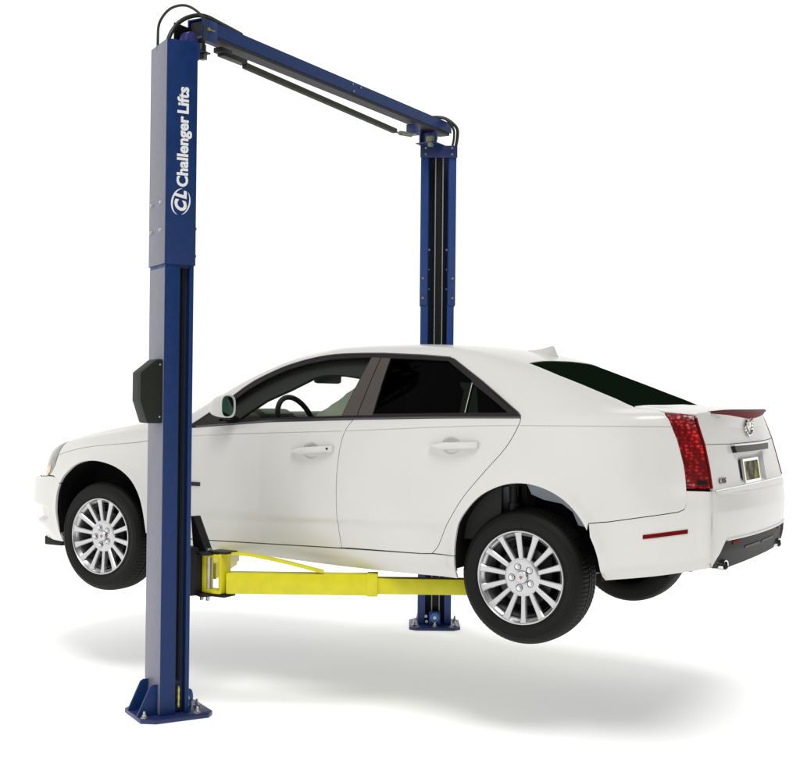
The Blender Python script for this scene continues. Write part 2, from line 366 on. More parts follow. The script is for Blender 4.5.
def sheet(name, loops, fn, mat, parent, h=(.03,.03), fold=.015, off=0., mirror=False, both=False, **kw):
    """triangulate parameter-space loops, lift them onto fn(a, b) -> points, normals. loops[0] is the outline, the rest are holes"""
    sc = np.array([1.0/h[0], 1.0/h[1]])
    L2 = [[tuple(np.array(q)*sc) for q in lp] for lp in loops]
    L2 = [dens(lp, .8) for lp in L2]
    pts = [q for lp in L2 for q in lp]; edges = []; k0 = 0
    for lp in L2:
        n = len(lp); edges += [(k0+i, k0+(i+1)%n) for i in range(n)]; k0 += n
    A = np.array(L2[0]); x0, y0 = A.min(0); x1, y1 = A.max(0)
    gx, gy = np.meshgrid(np.arange(np.floor(x0)+.5, x1, 1.), np.arange(np.floor(y0)+.5, y1, 1.), indexing='ij'); G = np.stack([gx.ravel(), gy.ravel()], 1)
    if len(G):
        ok = inside(G, L2[0])
        for lp in L2[1:]: ok &= ~inside(G, lp)
        for lp in L2: ok &= seg_dist(G, lp) > .45
        pts += [tuple(q) for q in G[ok]]
    vs, es, fs, ov, oe, of = delaunay_2d_cdt([Vector(q) for q in pts], edges, [], 0, 1e-6)
    V = np.array([tuple(v) for v in vs]); F = [tuple(f) for f in fs]
    C = np.array([V[list(f)].mean(0) for f in F]); ok = inside(C, L2[0])
    for lp in L2[1:]: ok &= ~inside(C, lp)
    F = [f for f, o in zip(F, ok) if o]
    P, N = fn(V[:,0]/sc[0], V[:,1]/sc[1]); P = P + N*off
    cnt = {}
    for f in F:
        for i in range(len(f)):
            e = (f[i], f[(i+1)%len(f)]); cnt[e] = cnt.get(e, 0)+1
    verts = [tuple(p) for p in P]; nrm = [tuple(n) for n in N]; faces = []; ln = []
    FA = np.array(F); fnrm = np.cross(P[FA[:,1]]-P[FA[:,0]], P[FA[:,2]]-P[FA[:,0]]); flip = (fnrm*N[FA[:,0]]).sum() < 0
    for f in F:
        g = f[::-1] if flip else f; faces.append(g); ln += [nrm[i] for i in g]
    if fold:
        for (a, b) in [e for e in cnt if (e[1], e[0]) not in cnt]:
            k = len(verts); pa, pb = P[a], P[b]; ia, ib = pa-N[a]*fold, pb-N[b]*fold
            verts += [tuple(pa), tuple(pb), tuple(ib), tuple(ia)]
            q = (k, k+3, k+2, k+1) if not flip else (k, k+1, k+2, k+3)
            fn_ = np.cross(np.array(verts[q[1]])-np.array(verts[q[0]]), np.array(verts[q[2]])-np.array(verts[q[0]])); fn_ = fn_/(np.linalg.norm(fn_)+1e-12)
            faces.append(q); ln += [tuple(fn_)]*4
    if both:
        n0 = len(verts); verts += [(x, -y, z) for x, y, z in verts]; k = 0; nf = []; nl = []
        for f in faces:
            nl += [(a, -b, c) for a, b, c in ln[k:k+len(f)][::-1]]; nf.append(tuple(i+n0 for i in f[::-1])); k += len(f)
        faces += nf; ln += nl
    elif mirror:
        k = 0; nf = []; nl = []
        for f in faces:
            nl += [(a, -b, c) for a, b, c in ln[k:k+len(f)][::-1]]; nf.append(f[::-1]); k += len(f)
        verts = [(x, -y, z) for x, y, z in verts]; faces = nf; ln = nl
    me = bpy.data.meshes.new(name); me.from_pydata(verts, [], faces)
    me.polygons.foreach_set('use_smooth', [True]*len(faces)); me.update()
    if me.validate(): pass
    if len(me.loops) == len(ln): me.normals_split_custom_set(ln)
    return link(name, me, mat, parent, **kw)

VS = .20     # one unit of v is roughly this many metres
def bodyfn(a, b):
    P, N = body(a, b/VS)
    # the bumper corner is rounded: lean the normals towards the rear there
    xc = np.interp(P[...,2], TZ, TXC); w = np.clip((P[...,0]-(xc-.035))/.035, 0, 1)*np.clip((1.31-P[...,2])/.01, 0, 1)*.55
    N = N*(1-w[...,None]) + np.array([1.,0,0])*w[...,None]; N = N/np.linalg.norm(N, axis=-1, keepdims=True)
    return P, N
def side_poly(poly, gap=.0018, step=.03):
    """(x, z) outline -> (x, v) outline; a third item 'v' means z is already a v value"""
    return [(x, v_of_z(x, z)*VS) for x, z in inset(dens(poly, step), gap)]
def open_line(pts, step=.03):
    out = []
    for a, b in zip(pts, pts[1:]):
        n = max(1, int(math.ceil(math.hypot(b[0]-a[0], b[1]-a[1])/step)))
        out += [(a[0]+(b[0]-a[0])*k/n, a[1]+(b[1]-a[1])*k/n) for k in range(n)]
    return [(x, v_of_z(x, z)*VS) for x, z in out+[pts[-1]]]
def top_poly(poly, gap=.0018, step=.03):
    return [(x, v_of_y(x, y)*VS) for x, y in inset(dens(poly, step), gap)]
def panel(name, loops, mat, parent, **kw):
    return sheet(name, loops, bodyfn, mat, parent, h=kw.pop('h', (.03,.026)), **kw)
def row(v, x0, x1, n=40):
    """points (x, z) along row v between two x"""
    return [(float(x), float(body(np.array([x]), np.array([v]))[0][0][2])) for x in np.linspace(x0, x1, n)]
def rowy(v, x0, x1, n=40):
    return [(float(x), float(body(np.array([x]), np.array([v]))[0][0][1])) for x in np.linspace(x0, x1, n)]

# ================================================================= the car
car = empty('car', (0,0,0), label='white four door sedan raised on the two post lift, wheels hanging free', category='car')
D_TOP = [(-.775,1.549),(-.649,1.631),(-.508,1.732),(-.412,1.807),(-.302,1.867),(-.16,1.924),(-.015,1.962),(.135,1.984),(.3,1.990),(.469,1.989),(.722,1.977),(.895,1.963),(.93,1.950),(1.142,1.828),(1.405,1.668),(1.425,1.650)]
D_BOT = [(1.425,1.645),(.9,1.637),(.347,1.619),(-.172,1.598),(-.60,1.564),(-.775,1.549)]
BL = smooth_line([(.409,1.614),(.37,1.553),(.346,1.464),(.334,1.364),(.326,1.281),(.326,1.17),(.338,1.027),(.357,.907)], 4)
RL = smooth_line([(1.427,1.645),(1.425,1.602),(1.359,1.488),(1.239,1.357),(1.116,1.217),(1.025,1.071),(.975,.968),(.93,.918)], 4)
DTS = smooth_line(D_TOP[:10], 3)[:-1] + D_TOP[9:]
VP = lambda pts: [(x, v*VS) for x, v in pts]         # (x, v) points
SO = open_line
SP = lambda pts, gap=0: side_poly(pts, gap, .03)
TAILX = lambda z: float(np.interp(z, TZ, TXC))
gapd = .0020

def both_sides(fn):
    for m in (False, True): fn(m)

# -- body shell: quarters, roof, pillars
shell = (SO([(2.132,1.679),(2.163,1.644),(2.203,1.547),(2.237,1.421),(2.256,1.320),(2.258,1.308),(2.269,1.248),(2.257,1.217),(2.231,1.204),(1.908,1.145),(1.815,1.134)])
         + SO([q for q in reversed(AR) if q[0] < 1.812 and q[1] > .93]) + SO([(1.079,.921),(.935,.921)]) + SO([(x+.003, z) for x, z in reversed(RL)][1:])
         + SO(list(reversed(DTS))) + VP([(-.84,6.05),(-.90,6.6),(-.945,7.3),(-.95,8.1)])
         + VP([(-.90,8.1),(-.7,8.12),(-.5,8.14),(-.3,8.14),(-.22,8.16),(-.235,8.5),(-.255,9),(-.265,9.5),(-.27,10)])
         + VP([(1.345,10),(1.34,9),(1.325,8.5),(1.318,8.23),(1.5,8.12),(1.7,8.14),(1.83,8.14),(1.905,8.09),(1.923,8.05),(1.955,7.7),(2.03,7.2),(2.085,6.8)]))
BSH = lambda: panel('body_shell', [shell, groove(1.437,2.185)], 'paint', car, both=True)
# -- rocker
both_sides(lambda m: panel('rocker_panel', [SP([(x, float(body(np.array([x]),np.array([0.]))[0][0][2])+.002) for x in np.linspace(-1.038,1.077,30)] + [(1.078,.917),(.93,.915),(.868,.910),(.33,.901),(-.61,.881),(-1.038,.878)], .0005)], 'paint', car, mirror=m))
CPF = [(.150+.055*math.cos(t), 1.441+.047*math.sin(t)) for t in np.linspace(0,2*math.pi,28,endpoint=False)]
CPR = [(1.045+.057*math.cos(t), 1.494+.048*math.sin(t)) for t in np.linspace(0,2*math.pi,28,endpoint=False)]
FD = [(-.775,1.545),(-.768,1.3),(-.762,1.0),(-.758,.884),(-.61,.885),(.33,.905)] + list(reversed(BL)) + [(.347,1.613),(-.172,1.593),(-.60,1.559)]
RD = BL + [(.40,.909),(.868,.913)] + list(reversed(RL)) + [(.9,1.632),(.42,1.617)]
FEN = (SO([(-.762,.884),(-.772,1.0),(-.778,1.3),(-.785,1.54)]) + VP([(-.845,6.0),(-.905,6.5),(-.95,6.95),(-.960,6.6),(-.970,6.0),(-.980,5.5),(-.995,5.04),(-1.1,5.0),(-1.3,5.0),(-1.6,4.98),(-1.868,4.92)])
       + VP([(-1.90,4.45)]) + SO([(-1.974,1.214),(-1.894,1.216),(-1.79,1.172)]) + SO([q for q in AF if q[0] > -1.787 and q[1] > .882 and (q[0] > -1.6 or q[1] > 1.165)]) )
panel('front_fender', [inset(FEN, gapd)], 'paint', car); panel('front_fender', [inset(FEN, gapd)], 'paint', car, mirror=True)
HOOD = (VP([(-1.868,4.94),(-1.6,5.0),(-1.3,5.02),(-1.1,5.02),(-1.0,5.06),(-.985,5.52),(-.975,6.02),(-.965,6.62),(-.955,6.97),(-.965,7.5),(-.99,8.2),(-1.03,9),(-1.05,10)]) + VP([(-2.37,10),(-2.37,7.6),(-2.34,7.1),(-2.2,7.25),(-2.0,6.95),(-1.90,6.5),(-1.815,6.15)]))
panel('hood', [HOOD], 'paint', car, both=True)
LAMP = VP([(-1.978,3.66),(-1.905,4.4),(-1.872,4.9),(-1.82,6.12),(-1.90,6.45),(-2.0,6.9),(-2.2,7.2),(-2.33,7.05),(-2.365,6.0),(-2.365,3.68),(-2.2,3.66)])
FB = VP([(-2.375,3.6),(-2.375,0.02)]) + VP([(x,.02) for x in np.linspace(-2.3,-1.80,12)]) + SO([q for q in AF if q[0] < -1.784 and q[1] < 1.172 and q[1] > .80]) + SO([(-1.894,1.208),(-1.895,1.208)]) + VP([(-1.975,3.56)])
both_sides(lambda m: panel('front_bumper', [inset(FB, .002)], 'paint', car, h=(.014,.016), mirror=m))
def lampset(m):
    hl = panel('headlight', [inset(LAMP, .002)], 'headlens', car, mirror=m, off=.001)
    panel('turn_signal_lens', [inset(VP([(-1.995,3.75),(-1.965,4.15),(-1.955,4.6),(-2.01,4.6),(-2.09,4.2),(-2.18,3.75)]), .003)], 'amber', hl, mirror=m, off=.003, fold=.001)
def headlens():
    m = node_mat('headlight_lens', (.15,.155,.12), .12, metal=.45, coat=.8, noise=.6, nscale=16)
    return m
M['headlens'] = headlens()
both_sides(lampset)

def dish(c, r, depth):
    def fn(a, b):
        P, N = body(a, b/VS); P = np.array(P)
        q = ((P[...,0]-c[0])/r[0])**2 + ((P[...,2]-c[1])/r[1])**2
        d = depth*np.clip(1-q, 0, 1)**.6
        return P - N*d[...,None], N
    return fn
def cup(name, c, r, loop, parent, m):
    o = sheet(name, [inset(SP(loop), -.0006)], dish(c, r, .028), 'paint', parent, h=(.010,.008), fold=0, mirror=m)
    # its own curved normals
    me = o.data; ns = bpy.data.meshes.new(name); bm = bmesh.new(); bm.from_mesh(me); bmesh.ops.recalc_face_normals(bm, faces=bm.faces)
    for f in bm.faces: f.smooth = True
    out = Vector((0, 1 if m else -1, 0)); s = sum((f.normal.dot(out) for f in bm.faces))
    if s < 0: bmesh.ops.reverse_faces(bm, faces=bm.faces)
    bm.to_mesh(ns); bm.free(); ns.materials.append(M['paint']); o.data = ns; bpy.data.meshes.remove(me); return o
def handle(x0, x1, z0, z1, parent, m, keyhole):
    """pull bar following the door skin"""
    mb = MB(); n = 22; rings = []
    for i in range(n):
        t = i/(n-1); x = x0+(x1-x0)*t; z = z0+(z1-z0)*t
        P, N = body(np.array([x]), np.array([v_of_z(x, z)])); P = Vector(P[0]); N = Vector(N[0])
        hh = .0035+.0150*min(1, (t/.30))**.75 if t < .97 else .0165
        lift = .010+.022*math.sin(math.pi*min(1, t*1.02))**.6
        th = .012
        if m: P.y *= -1; N.y *= -1
        up = Vector((0,0,1)); ring = []
        for k in range(12):
            a = 2*math.pi*k/12; ca, sa = math.cos(a), math.sin(a)
            q = P + N*(lift-.004+th*math.copysign(abs(ca)**.7, ca)) + up*(hh*math.copysign(abs(sa)**.7, sa))
            ring.append(mb.bm.verts.new(q))
        rings.append(ring)
    for a, b in zip(rings, rings[1:]):
        for k in range(12): mb.bm.faces.new((a[k],a[(k+1)%12],b[(k+1)%12],b[k]))
    mb.bm.faces.new(rings[0][::-1]); mb.bm.faces.new(rings[-1])
    for x in (x0+.014, x1-.02):
        z = z0+(z1-z0)*(x-x0)/(x1-x0); P, N = body(np.array([x]), np.array([v_of_z(x, z)])); P = Vector(P[0]); N = Vector(N[0])
        if m: P.y *= -1; N.y *= -1
        mb.cyl(P-N*.004, P+N*.014, .0075 if x < (x0+x1)/2 else .013, n=14)
    h = mb.build('door_handle', 'paint', parent, 50)
    if keyhole:
        x = x1-.028; z = z1-.001; P, N = body(np.array([x]), np.array([v_of_z(x, z)])); P = Vector(P[0]); N = Vector(N[0]); P += N*.024
        if m: P.y *= -1; N.y *= -1
        k = MB(); k.cyl(P-N*.002, P+N*.006, .0065, n=18, bev=.001); k.build('door_lock', 'black', parent)
    return h

def groove(x0, x1, w=.0021):
    q = [(float(x), 5.0*VS) for x in np.linspace(x0, x1, 60)]
    k = []
    for x, v in q:
        P, N = body(np.array([x, x]), np.array([4.95, 5.05])); k.append(w/float(np.linalg.norm(P[1]-P[0]))*.1*VS)
    return [(x, v-d) for (x, v), d in zip(q, k)] + [(x, v+d) for (x, v), d in reversed(list(zip(q, k)))]
def groove_floor(x0, x1, parent, **kw):
    panel('swage_line', [groove(x0-.001, x1+.001, .0035)], 'paint', parent, off=-.0030, fold=0, h=(.03,.02), **kw)
def doors(m):
    cf, cr = SP(CPF), SP(CPR)
    fd = panel('front_door', [SP(FD, gapd), cf, groove(-.765,.349)], 'paint', car, mirror=m)
    cup('handle_cup', (.150,1.441), (.055,.047), CPF, fd, m); handle(.022,.303,1.429,1.452,fd,m,True)
    rd = panel('rear_door', [SP(RD, gapd), cr, groove(.362,1.420)], 'paint', car, mirror=m)
    cup('handle_cup', (1.045,1.494), (.057,.048), CPR, rd, m); handle(.918,1.205,1.484,1.497,rd,m,False)
    groove_floor(-.765,.349,fd,mirror=m); groove_floor(.362,1.420,rd,mirror=m)
    # glazing and trim
    fr_out = DTS + list(reversed(D_BOT))[1:-1][::-1]
    outer = SP(DTS + D_BOT[:-1], .001)
    def off(l, dz): return [(x, z+dz) for x, z in l]
    g1 = [(-.545,1.590),(-.545,1.672),(-.483,1.715),(-.40,1.778),(-.292,1.840),(-.155,1.898),(-.01,1.936),(.135,1.958),(.3,1.966),(.396,1.967),(.327,1.637),(-.17,1.615)]
    g2 = [(.528,1.961),(.72,1.953),(.893,1.943),(1.073,1.836),(1.092,1.664),(.53,1.650)]
    g3 = [(1.086,1.818),(1.215,1.745),(1.345,1.668),(1.104,1.664)]
    bp1 = [(.398,1.9675),(.459,1.968),(.426,1.639),(.3285,1.6375)]
    bp2 = [(.465,1.968),(.525,1.9625),(.527,1.6425),(.432,1.6405)]
    wf = panel('window_frame', [outer, SP(g1), SP([(.398,1.968),(.527,1.9625),(.53,1.6425),(.328,1.637)]), SP(g2,-.0005), SP(g3,-.0005)], 'trim', fd, mirror=m, off=.001, fold=.02, h=(.02,.02))
    panel('side_window', [SP(g1, -.004)], 'glass', fd, mirror=m, off=-.010, fold=0)
    panel('side_window', [SP(g2, -.004)], 'glass_dark', rd, mirror=m, off=-.010, fold=0)
    panel('quarter_window', [SP(g3, -.004)], 'glass_dark', rd, mirror=m, off=-.010, fold=0)
    panel('window_pillar', [SP(bp1)], 'pillar', fd, mirror=m, off=.0005, fold=.012)
    panel('window_pillar', [SP(bp2)], 'pillar', rd, mirror=m, off=.0005, fold=.012)
    # bright edges
    def strip(name, pts, r, mat, parent, o=.002):
        q = []
        for x, z in pts:
            P, N = body(np.array([x]), np.array([v_of_z(x, z)])); p = Vector(P[0])+Vector(N[0])*o
            if m: p.y *= -1
            q.append(p)
        mb = MB(); mb.tube(q, r, 8); return mb.build(name, mat, parent, 60)
    strip('quarter_divider', [(1.083,1.822),(1.098,1.664)], .0032, 'alloy_dark', rd, 0)
    strip('belt_moulding', dens(D_BOT, .04)[:int(2.24/.04)], .0062, 'shine', fd, .001)
    strip('roof_moulding', [(x, z+.001) for x, z in DTS], .0042, 'shine', fd, .001)
    # mirror
    sg = -1 if not m else 1
    bm = bmesh.new(); rings = []
    NR = 12
    for i in range(NR):
        t = i/(NR-1); x = -.530+.142*t
        f = (1-(1-t)**2.4)**.5 if t < 1 else 1; f = max(f, .16)
        cy = sg*(.952+.006*t); cz = 1.655+.026*f; ry = .038*f; rz = .067*f
        ring = []
        for k in range(28):
            a = 2*math.pi*k/28; ca, sa = math.cos(a), math.sin(a); e = .62
            ring.append(bm.verts.new((x+.022*(ca*sg*-1)*t, cy+ry*math.copysign(abs(ca)**e, ca), cz+rz*math.copysign(abs(sa)**e, sa))))
        rings.append(ring)
    for a, b in zip(rings, rings[1:]):
        for k in range(28): bm.faces.new((a[k],a[(k+1)%28],b[(k+1)%28],b[k]))
    bm.faces.new(rings[0]);
    inner = [bm.verts.new((v.co.x-.012, cy+(v.co.y-cy)*.90, cz+(v.co.z-cz)*.88)) for v in rings[-1]]
    mid = [bm.verts.new((v.co.x+.001, cy+(v.co.y-cy)*.95, cz+(v.co.z-cz)*.94)) for v in rings[-1]]
    for A, B in ((rings[-1], mid), (mid, inner)):
        for k in range(28): bm.faces.new((A[k],A[(k+1)%28],B[(k+1)%28],B[k]))
    g = [tuple(v.co) for v in inner]
    mb = MB(); mb.bm.free(); mb.bm = bm
    sm = mb.build('side_mirror', 'paint', car, 45)
    gb = MB(); vs = [gb.bm.verts.new(v) for v in g]; gb.bm.faces.new(vs); gb.build('mirror_glass', 'mirror_glass', sm)
    ft = MB(); ft.beam((-.47, sg*.80, 1.600), (-.45, sg*.95, 1.630), .075, .03, .008); ft.build('mirror_foot', 'black', sm)
M['shine'] = node_mat('dark_bright_trim', (.10,.085,.10), .15, metal=.8)
both_sides(doors)
bsh = BSH(); both_sides(lambda m: groove_floor(1.437,2.185,bsh,mirror=m))

# glass front and rear
WS = VP([(-.945,8.13),(-.90,8.12),(-.7,8.14),(-.5,8.16),(-.3,8.16),(-.222,8.18),(-.237,8.5),(-.257,9),(-.267,9.5),(-.272,10),(-1.045,10),(-1.025,9),(-.985,8.4)])
panel('windshield', [WS], 'glass', car, both=True, off=-.003, fold=0)
BG = VP([(1.93,8.08),(1.905,8.12),(1.83,8.16),(1.7,8.16),(1.5,8.14),(1.325,8.27),(1.332,8.5),(1.347,9),(1.352,10),(1.995,10),(1.975,9.2),(1.945,8.5)])
panel('rear_window', [BG], 'glass_black', car, both=True, off=-.003, fold=0)
# black cowl
panel('cowl', [VP([(-1.048,10),(-1.028,9),(-.988,8.4),(-.95,8.13),(-.95,7.4),(-.963,7.5),(-.988,8.2),(-1.028,9),(-1.048,10)][:4] + [(-.968,7.6),(-.992,8.2),(-1.032,9),(-1.056,10)])], 'black', car, both=True, off=-.008, fold=0, h=(.012,.02))

# -- rear end
def zedge(y):
    """height of the deck edge at |y|"""
    x = float(tail(np.array([y]), np.array([1.69]))[0]); return float(body(np.array([x]), np.array([v_of_y(x, y)]))[0][0][2])
deckE = [(float(tail(np.array([y]), np.array([zedge(y)]))[0]), y) for y in np.linspace(0, TYC[-1]-.006, 16)]
DECK = [(x, v_of_y(x, y)*VS) for x, y in deckE] + SO([(2.2565,1.670),(2.20,1.6755),(2.137,1.6815)]) + VP([(2.088,6.82),(2.034,7.22),(1.96,7.72),(1.935,8.06),(1.95,8.5),(1.98,9.2),(2.0,10)])
trunk = panel('trunk_lid', [inset(DECK, .001)], 'paint', car, both=True, fold=.01)
def tailfn(a, b):
    e = 1e-3; x = tail(a, b); fy = (tail(a+e, b)-tail(a-e, b))/(2*e); fz = (tail(a, b+e*4)-tail(a, b-e*4))/(8*e)
    N = np.stack([np.ones_like(x), -fy, -fz], -1); N /= np.linalg.norm(N, axis=-1, keepdims=True)
    w = np.clip((np.abs(a)-(np.interp(b,TZ,TYC)-.05))/.05, 0, 1)*np.clip((1.31-b)/.01, 0, 1)*.5
    N = N*(1-w[...,None]) + np.stack([0*a, np.sign(a), 0*a], -1)*w[...,None]; N /= np.linalg.norm(N, axis=-1, keepdims=True)
    return np.stack([x, a, b], -1), N
yc = lambda z: float(np.interp(z, TZ, TYC))
def corner(z0, z1, n, sgn, d=.0): return [(sgn*(yc(z)-d), z) for z in np.linspace(z0, z1, n)]
top_edge = [(y, zedge(y)-.001) for y in np.linspace(-(TYC[-1]-.02), TYC[-1]-.02, 41)]
UP = top_edge + corner(1.655,1.5275,8,1,.0175) + [(.352,1.5225),(-.352,1.5225)] + corner(1.5275,1.655,8,-1,.0175)
REC = [(-.27,1.472),(-.27,1.3075),(.27,1.3075),(.27,1.472)]
LO = corner(1.5240,1.304,12,1,.0175) + corner(1.304,1.5240,12,-1,.0175) + [(-.352,1.5190),(.352,1.5190)]
sheet('trunk_rear_panel', [UP], tailfn, 'paint', trunk, h=(.03,.02))
sheet('trunk_rear_panel', [LO, REC], tailfn, 'paint', trunk, h=(.03,.02))
def recfn(a, b):
    P, N = tailfn(a, b); d = np.minimum(np.minimum(.27-np.abs(a), 1.472-b), b-1.3075); P = P.copy(); P[...,0] -= .03*np.clip(d/.03, 0, 1); return P, N
rp = sheet('plate_recess', [inset(REC, -.001)], recfn, 'paint', trunk, h=(.015,.012), fold=0)
gr = [(-.35,1.509),(-.33,1.474),(.33,1.474),(.35,1.509)]
sheet('garnish_bar', [gr], tailfn, 'trim', trunk, h=(.03,.02), off=.022, fold=.035)
sheet('garnish_chrome', [[(-.35,1.514),(-.35,1.508),(.35,1.508),(.35,1.514)]], tailfn, 'chrome', trunk, h=(.03,.01), off=.0245, fold=.03)
pt = sheet('licence_plate', [[(-.155,1.432),(-.155,1.314),(.155,1.314),(.155,1.432)]], tailfn, 'plate', trunk, h=(.03,.02), off=-.012, fold=.003)
fo = [(-.162,1.438),(-.162,1.309),(.162,1.309),(.162,1.438)]; fi = [(-.142,1.424),(-.142,1.326),(.142,1.326),(.142,1.424)]
sheet('plate_frame', [fo, fi], tailfn, 'chrome', pt, h=(.03,.02), off=-.004, fold=.012)
# emblem: wreath and shield
def tp(y, z, o=0):
    P, N = tailfn(np.array([float(y)]), np.array([float(z)])); return Vector(P[0])+Vector(N[0])*o
mb = MB(); wre = [tp(.062*math.cos(a)*(1.15), 1.602+.046*math.sin(a), .006) for a in np.linspace(math.radians(125), math.radians(415), 30)]
mb.tube(wre, .0055, 8)
for k, a in enumerate(np.linspace(math.radians(130), math.radians(410), 15)):
    c = tp(.072*math.cos(a), 1.602+.047*math.sin(a), .008); mb.cyl(c, c+Vector((.004, .012*math.cos(a+.5), .012*math.sin(a+.5))), .0045, .001, 8)
mb.build('wreath_emblem', 'chrome', trunk)
mb = MB(); pr = [(-.036,1.628),(.036,1.628),(.032,1.598),(.0,1.574),(-.032,1.598)]
mb.prism(pr, 'x', float(tp(0,1.6)[0])-.004, float(tp(0,1.6)[0])+.012, .003); em = mb.build('shield_emblem', 'chrome', trunk)
mb = MB(); x = float(tp(0,1.6)[0])+.012
mb.prism([(-.026,1.622),(-.002,1.622),(-.002,1.603),(-.026,1.603)], 'x', x, x+.0012); mb.prism([(.002,1.600),(.024,1.600),(.002,1.584)], 'x', x, x+.0012); mb.build('shield_quarter', 'gold', em)
# high centre brake lamp forming the spoiler
SL = [(y, zedge(y)) for y in np.linspace(-.53,.53,41)]
n = len(SL); bm = bmesh.new(); rows_ = []
for y, z in SL:
    k = max(0, 1-abs(y)/.53); hgt = .006+.040*k**.7; out = .006+.026*k**.6
    x = float(tail(np.array([y]), np.array([z-.01]))[0])
    rows_.append([bm.verts.new(q) for q in ((x-.02,y,z+.002),(x+out*.75,y,z+.003),(x+out,y,z-.004),(x+out*.8,y,z-.008),(x+out*.35,y,z-hgt),(x-.012,y,z-hgt-.002))])
for a, b in zip(rows_, rows_[1:]):
    for k in range(5): bm.faces.new((a[k],b[k],b[k+1],a[k+1]))
bm.faces.new(rows_[0][::-1]); bm.faces.new(rows_[-1])
mb = MB(); mb.bm.free(); mb.bm = bm; sp = mb.build('brake_lamp', 'lamp_red', trunk, 40)
mb = MB(); mb.tube([(float(tail(np.array([y]),np.array([zedge(y)-.01]))[0])+.004+.026*max(0,1-abs(y)/.53)**.6, y, zedge(y)-.0035) for y in np.linspace(-.535,.535,41)], .0042, 8); mb.build('lamp_lip', 'black', sp)
# model badge
def text_obj(name, s, size, mat, parent, mtx, ext=.001, bold=0., sx=1., shear=0., space=1., word=1.):
    cu = bpy.data.curves.new(name, 'FONT'); cu.body = s; cu.size = size; cu.extrude = ext; cu.offset = bold; cu.shear = shear; cu.space_character = space; cu.space_word = word; cu.resolution_u = 4
    o = bpy.data.objects.new('t', cu); COL.objects.link(o); bpy.context.view_layer.update()
    me = bpy.data.meshes.new_from_object(o.evaluated_get(bpy.context.evaluated_depsgraph_get())); bpy.data.objects.remove(o)
    me.transform(mtx @ Matrix.Diagonal((sx,1,1,1))); me.name = name; me.materials.clear(); return link(name, me, mat, parent)
a, b_ = tp(-.622,1.333,.001), tp(-.50,1.333,.001); ex = (b_-a).normalized(); ez = Vector((0,0,1)); en = ex.cross(ez)
M['chrome_dark'] = node_mat('dark_chrome', (.10,.10,.11), .2, metal=.7)
text_obj('model_badge', 'CTS', .040, 'chrome_dark', trunk, Matrix.Translation(a) @ Matrix((ex, (ez-ex*ez.dot(ex)).normalized(), en)).transposed().to_4x4(), .003, .0002, 1.35, .2, 1.15)

def tlamp(m):
    sg = 1 if m else -1
    left = [(2.131,1.680),(2.162,1.644),(2.202,1.547),(2.236,1.421),(2.258,1.314)]
    lp = [(TAILX(z)-.004, z) for z in np.linspace(1.316,1.668,12)]
    tl = panel('tail_light', [SP(smooth_line(left,4) + lp, .0015)], 'lamp', car, mirror=m, off=.004, fold=.02, h=(.02,.02))
    # the lens edge that wraps on to the rear
    sheet('lamp_edge', [[(sg*(yc(z)-.004), z) for z in np.linspace(1.316,1.655,10)] + [(sg*(yc(z)-.016), z) for z in np.linspace(1.655,1.316,10)]], tailfn, 'lamp_red', tl, h=(.01,.03), off=.003, fold=.01)
    panel('reverse_lamp', [SP([(2.300,1.332),(2.300,1.352),(2.345,1.355),(2.350,1.334)])], 'chrome', tl, mirror=m, off=.006, fold=.002, h=(.01,.01))
both_sides(tlamp)
RBs = SO([(2.258,1.304),(2.2675,1.248),(2.257,1.2145),(2.231,1.2010),(1.908,1.1420),(1.816,1.1310)]) + SO([q for q in AR if q[0] > 1.817 and q[1] > .87]) + VP([(x,.02) for x in np.linspace(1.886,2.368,16)]) + SO([(TAILX(z)+.0016, z) for z in np.linspace(.95,1.303,14)])
rb = panel('rear_bumper', [inset(RBs, .0015)], 'paint', car); panel('rear_bumper', [inset(RBs, .0015)], 'paint', car, mirror=True)
DIF = [(-.712,.938),(-.612,1.052),(-.60,1.056),(.60,1.056),(.612,1.052),(.712,.938),(.68,.925),(.50,.905),(-.50,.905),(-.68,.925)]
RB = [(-.60,1.060),(.60,1.060),(.614,1.056),(.722,.935),(.735,.945)] + corner(.96,1.303,12,1,-.0025) + corner(1.303,.96,12,-1,-.0025) + [(-.735,.945),(-.722,.935),(-.614,1.056)]
sheet('bumper_rear_face', [RB], tailfn, 'paint', rb, h=(.03,.02), fold=.0)
sheet('diffuser', [DIF], tailfn, 'plastic', rb, h=(.03,.02), off=-.012, fold=.03)
mb = MB(); mb.tube([tp(y, 1.062, .002) for y in np.linspace(-.60,.60,30)], .006, 8); mb.build('bumper_lip', 'paint', rb, 60)
for sg in (-1, 1):
    sheet('rear_reflector', [[(sg*.50,1.026),(sg*.50,1.046),(sg*.395,1.046),(sg*.402,1.026)]], tailfn, 'lamp_red', rb, h=(.02,.01), off=-.008, fold=.004)
    sheet('diffuser_vent', [[(sg*.30,.985),(sg*.30,1.0),(sg*.02,1.0),(sg*.02,.985)]], tailfn, 'black', rb, h=(.03,.01), off=-.009, fold=.004)
mb = MB(); mb.tube([tp(y, 1.300, .004) for y in np.linspace(-.70,.70,40)], .0055, 8); mb.build('bumper_chrome', 'chrome', rb, 60)
def markers(m):
    panel('side_marker', [SP([(2.077,1.068),(2.077,1.088),(2.274,1.121),(2.274,1.101)], 0)], 'lamp_red', rb, mirror=m, off=.003, fold=.004, h=(.02,.01))
both_sides(markers)
